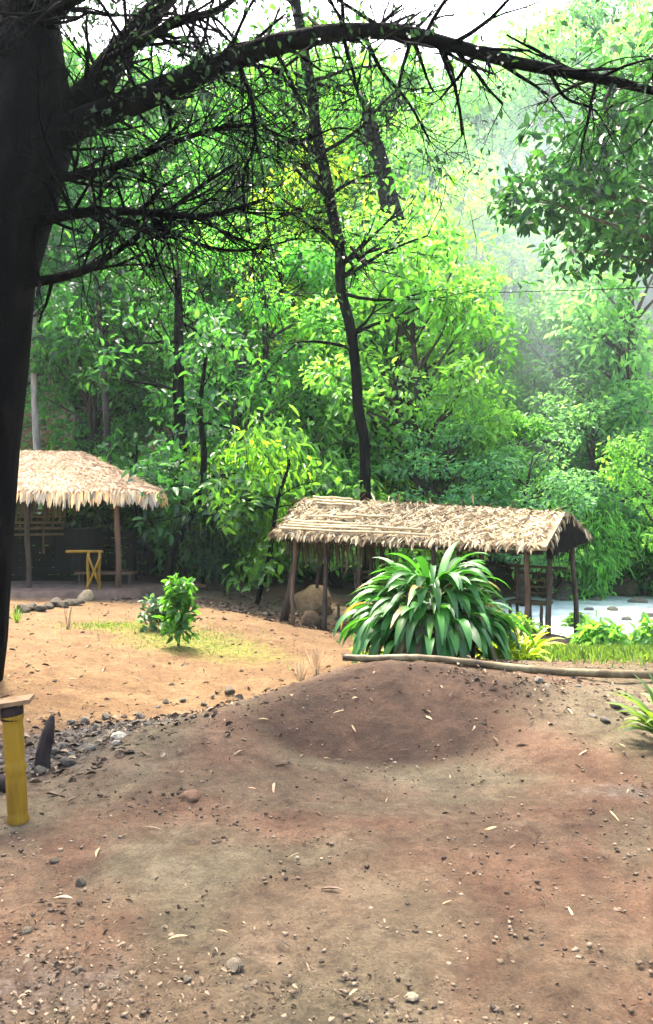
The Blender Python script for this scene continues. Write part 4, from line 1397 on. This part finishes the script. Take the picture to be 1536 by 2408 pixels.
def sapling(name, px, py, Y, h, label, col, spread=0.3, seed=1, n=26, leafL=(0.07, 0.15), lean=0.0):
    rr = random.Random(seed); rng = np.random.default_rng(seed)
    c = at(px, py, Y); c.z = gz(c.x, c.y)
    root = thing(name, c, label, 'sapling' if 'sapling' in name else 'plant', world_parts=True)
    s = MB(); parts = []
    pts = [c + Vector((lean * t + 0.02 * math.sin(t * 6), 0.015 * math.cos(t * 5), h * t - .03)) for t in np.linspace(0, 1, 7)]
    s.tube(pts, [0.018 - 0.012 * t for t in np.linspace(0, 1, 7)], 7)
    for k in range(n):
        t = rr.uniform(0.18, 1.0)
        p = c + Vector((lean * t, 0, h * t))
        a = rr.uniform(0, 6.28)
        q = p + Vector((math.cos(a), math.sin(a), rr.uniform(0, .6))) * spread * (1.15 - t * 0.75) * rr.uniform(.35, 1)
        s.tube([p, q], [0.006, 0.003], 4)
        parts.append(clump(rng, q, 0.09, 14, leafL[0], leafL[1], 0.5, flat=0.7))
    s.build('stem', M['pole'], root)
    v, f = join_arrays(parts)
    o = link('foliage', np_mesh('foliage', v, f, M['leaf']), root)
    o.matrix_parent_inverse = Matrix.Translation(-root.location)
    o.color = (*col, 1)


sapling('sapling', 418, 1525, 10.0, 0.82, 'young bushy green sapling alone in the sandy clearing', (0.05, 0.15, 0.02), 0.18, 3, 34)
sapling('seedling', 375, 1490, 11.2, 0.36, 'small grey green plant just behind the bushy sapling', (0.05, 0.10, 0.05), 0.3, 4, 18)
sapling('seedling', 1225, 1462, 12.0, 0.3, 'low light green plant below the bench at the right of the shelter', (0.10, 0.2, 0.03), 0.3, 5, 16)
sapling('bank_plant', 1415, 1525, 11.2, 0.34, 'leafy plant standing in front of the bright stream', (0.10, 0.24, 0.05), 0.4, 6, 26, (0.1, 0.2))
sapling('bank_plant', 1490, 1470, 13.4, 0.32, 'pale leafy plant farther along the bright stream', (0.09, 0.2, 0.05), 0.5, 7, 26, (0.1, 0.2))
sapling('bank_plant', 1370, 1420, 16.4, 0.45, 'small bright plant by the curved end post of the long shelter', (0.08, 0.2, 0.04), 0.4, 8, 22, (0.1, 0.2))
sapling('bank_plant', 1548, 1530, 11.4, 0.5, 'tall leafy plant by the stream at the picture edge', (0.10, 0.24, 0.06), 0.4, 9, 30, (0.1, 0.22))
fern('edge_plant', 1580, 1770, 5.35, 70, 0.5, 'long leaved green plant leaning in at the picture edge below the bamboo pole', M['grass'], None, 0.05, (45, 88), 1.6)
fern('dry_stalk', 160, 1503, 11.0, 5, 0.36, 'dry straw coloured stalk sticking up from the sandy clearing', M['dry_leaf'], None, 0.03, (70, 88), 0.3, cat='stalk')
fern('grass_tuft', 745, 1565, 8.35, 34, 0.28, 'dry grass tuft at the left shoulder of the mound', M['dry_leaf'], 'dry tufts by the mound', 0.008, (60, 88), 0.6, cat='grass tuft')
fern('grass_tuft', 708, 1590, 8.0, 26, 0.22, 'smaller dry grass tuft lower down the side of the mound', M['dry_leaf'], 'dry tufts by the mound', 0.008, (60, 88), 0.6, cat='grass tuft')
fern('grass_tuft', 40, 1478, 12.0, 40, 0.28, 'greyish grass tuft beside the big dark trunk', M['grass'], None, 0.01, (50, 88), 0.8, cat='grass tuft')


def build_grass():
    rng = np.random.default_rng(5)
    parts = []

    def patch(cx, cy, rx, ry, n, lo, hi):
        x = rng.normal(cx, rx, n); y = rng.normal(cy, ry, n)
        z = gz_np(x, y)
        c = np.stack([x, y, z], -1)
        d = rng.normal(size=(n, 3)) * 0.45 + np.array([0, 0, 1.0])
        L = rng.uniform(lo, hi, n)
        parts.append(leaf_arrays(c, d, rng.normal(size=(n, 3)), L, L * 0.12))
    patch(-1.9, 10.8, 0.55, 0.6, 1300, 0.02, 0.06)
    patch(-3.1, 11.4, 0.35, 0.25, 600, 0.02, 0.07)
    patch(3.2, 9.5, 0.9, 0.6, 4500, 0.04, 0.15)
    patch(2.9, 10.3, 0.4, 0.4, 900, 0.04, 0.12)
    patch(2.6, 11.4, 0.4, 0.4, 700, 0.04, 0.12)
    patch(5.2, 8.3, 1.0, 0.5, 1500, 0.04, 0.14)
    v, f = join_arrays(parts)
    tag(link('grass', np_mesh('grass', v, f, M['grass'])), 'short grass on the clearing and along the stream bank', 'grass', kind='stuff')


build_grass()


# ---------------------------------------------------------------- pole, posts, stakes
def build_pole():
    P, R = [], []
    pxs = [(806, 1546), (870, 1549), (950, 1552), (1030, 1560), (1110, 1571), (1190, 1578), (1290, 1580), (1400, 1583), (1500, 1586), (1640, 1590)]
    for i, (px, py) in enumerate(pxs):
        Y = 6.75 + 0.1 * i / 9
        p = at(px, py, Y)
        p.z = max(p.z, gz(p.x, p.y) + 0.03)
        P.append(p)
    Q = []
    for i in range(len(P) - 1):
        L = 5
        for s in range(L):
            t = s / L
            Q.append(P[i].lerp(P[i + 1], t))
    Q.append(P[-1])
    R = [0.027 + 0.010 * i / len(Q) + (0.005 if i % 8 == 4 else 0) for i in range(len(Q))]
    mb = MB()
    mb.tube(Q, R, 12)
    m = rough_mat('old_bamboo', [(0.35, (0.02, 0.014, 0.008)), (0.5, (0.085, 0.058, 0.025)), (0.7, (0.24, 0.19, 0.10))], 3.0, rough=0.5)
    tag(mb.build('bamboo_pole', m), 'long weathered bamboo pole lying along the top of the earth mound', 'pole')


build_pole()


def build_post():
    b = at(44, 1922, 4.22)
    b.z = gz(b.x, b.y)
    root = thing('bamboo_post', b, 'short thick yellow bamboo post with a flat cap board', 'post', world_parts=True)
    H = 0.60
    pts, rad = [], []
    for i in range(25):
        t = i / 24
        pts.append(b + Vector((-0.035 * t, 0, -0.05 + t * (H + .05))))
        nodes = min(abs(t - 0.5), abs(t - 0.08), abs(t - 0.93))
        rad.append(0.052 + (0.007 if nodes < 0.025 else 0) - (0.003 if 0.025 < nodes < 0.06 else 0))
    m = MB(); m.tube(pts, rad, 20); m.build('stem', M['yellow_bamboo'], root)
    top = pts[-1]
    m = MB(); m.tube([top + Vector((0, 0, -.07)), top + Vector((0.0, 0, -.03)), top + Vector((0, 0, .002))], [0.056, 0.058, 0.056], 16); m.build('binding', M['charred'], root)
    m = MB(); m.box(top + Vector((-0.03, 0, 0.018)), (0.26, 0.16, 0.022), Matrix.Rotation(math.radians(-7), 3, 'Y') @ Matrix.Rotation(.2, 3, 'Z')); m.build('cap_board', M['wood_cut'], root, smooth=False)
    # charred stake behind it
    s0, s1 = on_ground(100, 1812), None
    d = s0.y
    m = MB()
    P = [at(x, y, d) for x, y in ((98, 1815), (103, 1770), (112, 1730), (121, 1695), (124, 1680))]
    P[0].z = s0.z - 0.06
    m.tube(P, [0.055, 0.05, 0.042, 0.03, 0.012], 8)
    m.v = [tuple(Vector(p) + Vector((noise.noise(Vector(p) * 14), noise.noise(Vector(p) * 14 + Vector((3, 0, 0))), noise.noise(Vector(p) * 9))) * 0.016) for p in m.v]
    tag(m.build('charred_stake', M['charred'], None, smooth=False), 'broken charred stake leaning up from the grey grit', 'stake')
    # dark log end at the frame edge
    m = MB()
    g = on_ground(5, 1862)
    m.tube([g + Vector((-.9, .1, 0.04)), g + Vector((-.3, .05, 0.05)), g + Vector((0.05, 0, 0.04))], [0.07, 0.065, 0.05], 10)
    tag(m.build('dark_log', M['charred']), 'dark log end lying behind the yellow bamboo post', 'log')
    # pale log behind the sapling
    m = MB()
    g = on_ground(462, 1384)
    m.tube([g + Vector((-.28, 0, .05)), g + Vector((0, .02, .06)), g + Vector((.22, .03, .05))], [0.05, 0.055, 0.05], 10)
    tag(m.build('cut_log', M['wood_cut']), 'short pale cut log on the red earth behind the sapling', 'log')


build_post()

# thin wire across the wood
m = MB()
wp = []
for i in range(21):
    t = i / 20
    wp.append(at(-120, 655, 21).lerp(at(1640, 672, 21), t) - Vector((0, 0, 0.5 * math.sin(t * math.pi) * 0.6)))
m.tube(wp, 0.012, 5)
tag(m.build('overhead_wire', M['wire']), 'thin wire strung level through the trees', 'wire')


# ---------------------------------------------------------------- dry leaves and litter
def build_leaves():
    protos = []
    for s in range(5):
        rr = random.Random(200 + s)
        m = MB()
        m.blade((-0.5, 0, 0.06), (1, rr.uniform(-.3, .3), rr.uniform(0, .35)), (0, 0, 1), 1.0, rr.uniform(0.09, 0.19), droop=rr.uniform(0.2, 0.9), n=6, fold=rr.uniform(0.15, .5), tip=0.04, w0=0.3, twist=rr.uniform(-1.2, 1.2))
        protos.append(m.mesh('dry_leaf', M['dry_leaf']))
    rr = random.Random(71)
    spots = [(796, 1790, 24), (745, 1815, 30), (768, 1790, 30), (595, 1858, 30), (515, 1885, 30), (640, 1862, 46), (910, 1812, 28), (845, 1890, 36), (910, 1888, 24), (750, 1920, 30), (665, 1805, 40), (800, 1680, 34), (832, 1650, 26), (830, 1720, 26),
             (1000, 1675, 30), (1010, 1690, 30), (1440, 1925, 34), (1215, 1998, 36), (1350, 1945, 20), (1150, 1955, 50), (780, 2102, 46), (715, 1955, 36), (1125, 2068, 30), (1280, 2130, 30), (1345, 2150, 40), (1385, 2250, 30), (1170, 1745, 40),
             (1255, 1665, 30), (1330, 1680, 34), (1370, 1778, 36), (1340, 1840, 26), (1245, 1700, 44), (1110, 1720, 30), (855, 2240, 24), (905, 2172, 18), (960, 2200, 18), (1000, 2240, 20), (1085, 2285, 24), (930, 2350, 20), (830, 2340, 40), (1195, 2245, 30),
             (60, 1660, 30), (170, 1600, 26), (80, 1590, 34), (250, 1620, 22), (420, 1600, 20), (330, 1572, 24), (480, 1580, 20), (620, 1700, 24), (560, 1775, 34), (500, 1820, 30), (360, 1830, 30), (300, 1855, 20), (240, 2010, 46), (400, 2040, 36),
             (150, 2120, 44), (90, 2160, 40), (300, 2130, 40), (420, 2220, 36), (520, 2200, 30), (660, 2230, 44), (720, 2280, 30), (640, 2120, 30), (560, 2040, 28), (690, 2020, 30), (470, 1960, 30), (360, 1960, 36), (260, 1920, 30), (950, 1770, 28), (1060, 1830, 24),
             (1460, 1760, 36), (1480, 1865, 30), (1420, 2030, 26), (1050, 2130, 24), (900, 2060, 26), (990, 1990, 20), (1200, 1880, 26), (1160, 1630, 24), (1060, 1640, 20), (940, 1630, 20), (1230, 1760, 30), (1400, 1650, 24), (1460, 2160, 34), (1500, 2300, 40)]
    first = True
    for i, (px, py, w) in enumerate(spots):
        p = on_ground(px, py)
        me = protos[i % 5]
        o = link('dry_leaf', me)
        L = w * p.y / F * rr.uniform(0.85, 1.35)
        o.scale = (L, L, L)
        o.location = (p.x, p.y, p.z + 0.006)
        o.rotation_euler = (rr.uniform(-.5, .5), rr.uniform(-.25, .15), rr.uniform(0, 6.28))
        b = rr.choice((0.12, 0.25, 0.45, 0.6, 0.8, 0.95))
        o.color = (b, b * rr.uniform(.9, 1), b * rr.uniform(.75, .95), 1)
        tag(o, 'dry curled leaf lying on the bare earth', 'dry leaf', 'dry leaves scattered on the bare earth')


build_leaves()


def build_litter():
    rng = np.random.default_rng(91)
    parts = []

    def scatter(n, fx, fy, lo, hi, ratio):
        x, y = fx(n), fy(n)
        c = np.stack([x, y, gz_np(x, y) + rng.uniform(0.006, 0.02, n)], -1)
        d = rng.normal(size=(n, 3)) * np.array([1, 1, 0.18])
        L = lo + (hi - lo) * rng.random(n) ** 2.2
        parts.append(leaf_arrays(c, d, rng.normal(size=(n, 3)) * .25 + np.array([0, 0, 1.0]), L, L * ratio, fold=0.3, bend=0.2))
    U = rng.uniform
    def fan(n):
        return U(-0.46, 0.46, n)
    for n, y0, y1, lo, hi in ((900, 2.2, 4.5, 0.003, 0.03), (700, 4.2, 7.4, 0.005, 0.05), (1500, 7.0, 12, 0.02, 0.09), (1400, 12, 20, 0.03, 0.14)):
        y = U(y0, y1, n)
        x = fan(n) * y
        c = np.stack([x, y, gz_np(x, y) + U(0.008, 0.022, n)], -1)
        d = rng.normal(size=(n, 3)) * np.array([1, 1, 0.18])
        L = lo + (hi - lo) * rng.random(n) ** 4
        parts.append(leaf_arrays(c, d, rng.normal(size=(n, 3)) * .3 + np.array([0, 0, 1.0]), L, L * U(0.15, 0.6, n), fold=0.3, bend=0.2))
    # denser patches
    for cx, cy, rx, ry, n, lo, hi in ((-1.6, 6.0, .6, .4, 900, .015, .08), (-2.0, 5.2, .4, .35, 600, .015, .08), (-0.95, 2.75, .4, .28, 1500, .004, .030), (1.7, 6.4, .5, .3, 500, .015, .06), (-1.0, 15.8, 1.2, .9, 900, .04, .16), (-0.3, 2.5, .5, .15, 700, .004, .026), (-3.6, 16.4, .8, .5, 300, .03, .12)):
        x, y = rng.normal(cx, rx, n), rng.normal(cy, ry, n)
        c = np.stack([x, y, gz_np(x, y) + U(0.008, 0.022, n)], -1)
        d = rng.normal(size=(n, 3)) * np.array([1, 1, 0.25])
        L = lo + (hi - lo) * rng.random(n) ** 2
        parts.append(leaf_arrays(c, d, rng.normal(size=(n, 3)) * .4 + np.array([0, 0, 1.0]), L, L * U(0.2, 0.7, n), fold=0.3, bend=0.2))
    v, f = join_arrays(parts)
    tag(link('leaf_litter', np_mesh('leaf_litter', v, f, M['litter'])), 'fine leaf litter and chips strewn over the bare earth', 'leaf litter', kind='stuff')


build_litter()


# ---------------------------------------------------------------- air
def build_haze(density):
    if density <= 0:
        return
    m, nt, out = new_mat('haze')
    v = nt.nodes.new('ShaderNodeVolumePrincipled')
    v.inputs['Color'].default_value = (0.80, 0.98, 0.92, 1)
    v.inputs['Density'].default_value = density
    v.inputs['Anisotropy'].default_value = 0.2
    nt.links.new(v.outputs[0], out.inputs['Volume'])
    mb = MB()
    mb.box((0, 110, 21), (340, 310, 46))
    o = mb.build('haze', m, smooth=False)
    tag(o, kind='stuff')


build_haze(0.0004)


def build_smoke():
    m, nt, out = new_mat('smoke')
    v = nt.nodes.new('ShaderNodeVolumePrincipled')
    v.inputs['Color'].default_value = (0.80, 0.99, 0.95, 1)
    tc = N(nt, 'ShaderNodeTexCoord')
    ln = N(nt, 'ShaderNodeVectorMath', operation='LENGTH')
    nt.links.new(tc.outputs['Object'], ln.inputs[0])
    fall = N(nt, 'ShaderNodeMapRange')
    fall.interpolation_type = 'SMOOTHSTEP'
    fall.inputs['From Min'].default_value = 1.0
    fall.inputs['From Max'].default_value = 0.15
    nt.links.new(ln.outputs['Value'], fall.inputs['Value'])
    nz = N(nt, 'ShaderNodeTexNoise', Scale=1.9, Detail=3, Distortion=0.6)
    nt.links.new(tc.outputs['Object'], nz.inputs['Vector'])
    pw = N(nt, 'ShaderNodeMapRange')
    pw.inputs['From Min'].default_value = 0.15
    pw.inputs['From Max'].default_value = 0.68
    pw.inputs['To Max'].default_value = 0.085
    nt.links.new(nz.outputs[0], pw.inputs['Value'])
    mu = N(nt, 'ShaderNodeMath', operation='MULTIPLY')
    nt.links.new(fall.outputs[0], mu.inputs[0])
    nt.links.new(pw.outputs[0], mu.inputs[1])
    nt.links.new(mu.outputs[0], v.inputs['Density'])
    nt.links.new(v.outputs[0], out.inputs['Volume'])
    import bmesh
    bm = bmesh.new()
    bmesh.ops.create_icosphere(bm, subdivisions=4, radius=1.0)
    me = bpy.data.meshes.new('smoke')
    bm.to_mesh(me)
    bm.free()
    me.materials.append(m)
    o = link('smoke', me)
    o.location = at(1330, 740, 27.0)
    o.scale = (9.5, 8.2, 11.0)
    o.rotation_euler = (0, math.radians(22), 0)
    tag(o, 'pale blue smoke drifting up from behind the long shelter', 'smoke', kind='stuff')


build_smoke()


def build_grit():
    rng = np.random.default_rng(17)
    n = 19000
    y = 2.2 + 5.5 * rng.random(n) ** 1.3
    x = rng.uniform(-0.47, 0.47, n) * y
    # gathers in drifts
    keep = np.array([noise.noise(Vector((a * 1.6, b * 1.6, 4.0))) + 0.5 * noise.noise(Vector((a * 5, b * 5, 1.0))) for a, b in zip(x, y)]) + rng.uniform(-0.45, 0.45, n) > 0.05
    keep |= (x < -0.25 * y) & (y < 3.6) & (rng.random(n) < 0.5)
    x, y = x[keep], y[keep]
    n = len(x)
    r = (0.0018 + 0.010 * rng.random(n) ** 5)
    c = np.stack([x, y, gz_np(x, y) + 0.004 + r * 0.1], -1)
    cube = np.array([[a, b, d] for a in (-1, 1) for b in (-1, 1) for d in (-1, 1)], float)
    v = cube[None] * (1 + rng.uniform(-0.45, 0.15, (n, 8, 1))) * np.array([1, 0.8, 0.5]) + rng.normal(size=(n, 8, 3)) * 0.16
    a = rng.uniform(0, 6.283, n)
    ca, sa = np.cos(a)[:, None], np.sin(a)[:, None]
    v = np.stack([v[..., 0] * ca - v[..., 1] * sa, v[..., 0] * sa + v[..., 1] * ca, v[..., 2]], -1) * r[:, None, None] + c[:, None]
    f = np.array([[0, 1, 3, 2], [4, 6, 7, 5], [0, 4, 5, 1], [2, 3, 7, 6], [0, 2, 6, 4], [1, 5, 7, 3]])[None] + (np.arange(n) * 8)[:, None, None]
    m = rough_mat('grit', [(0.0, (0.025, 0.017, 0.011)), (0.5, (0.085, 0.058, 0.036)), (1.0, (0.16, 0.12, 0.08))], 4, island=1.0)
    tag(link('gravel', np_mesh('gravel', v.reshape(-1, 3), f.reshape(-1, 4), m)), 'fine grit and crumbs of earth on the open ground', 'gravel', kind='stuff')


build_grit()
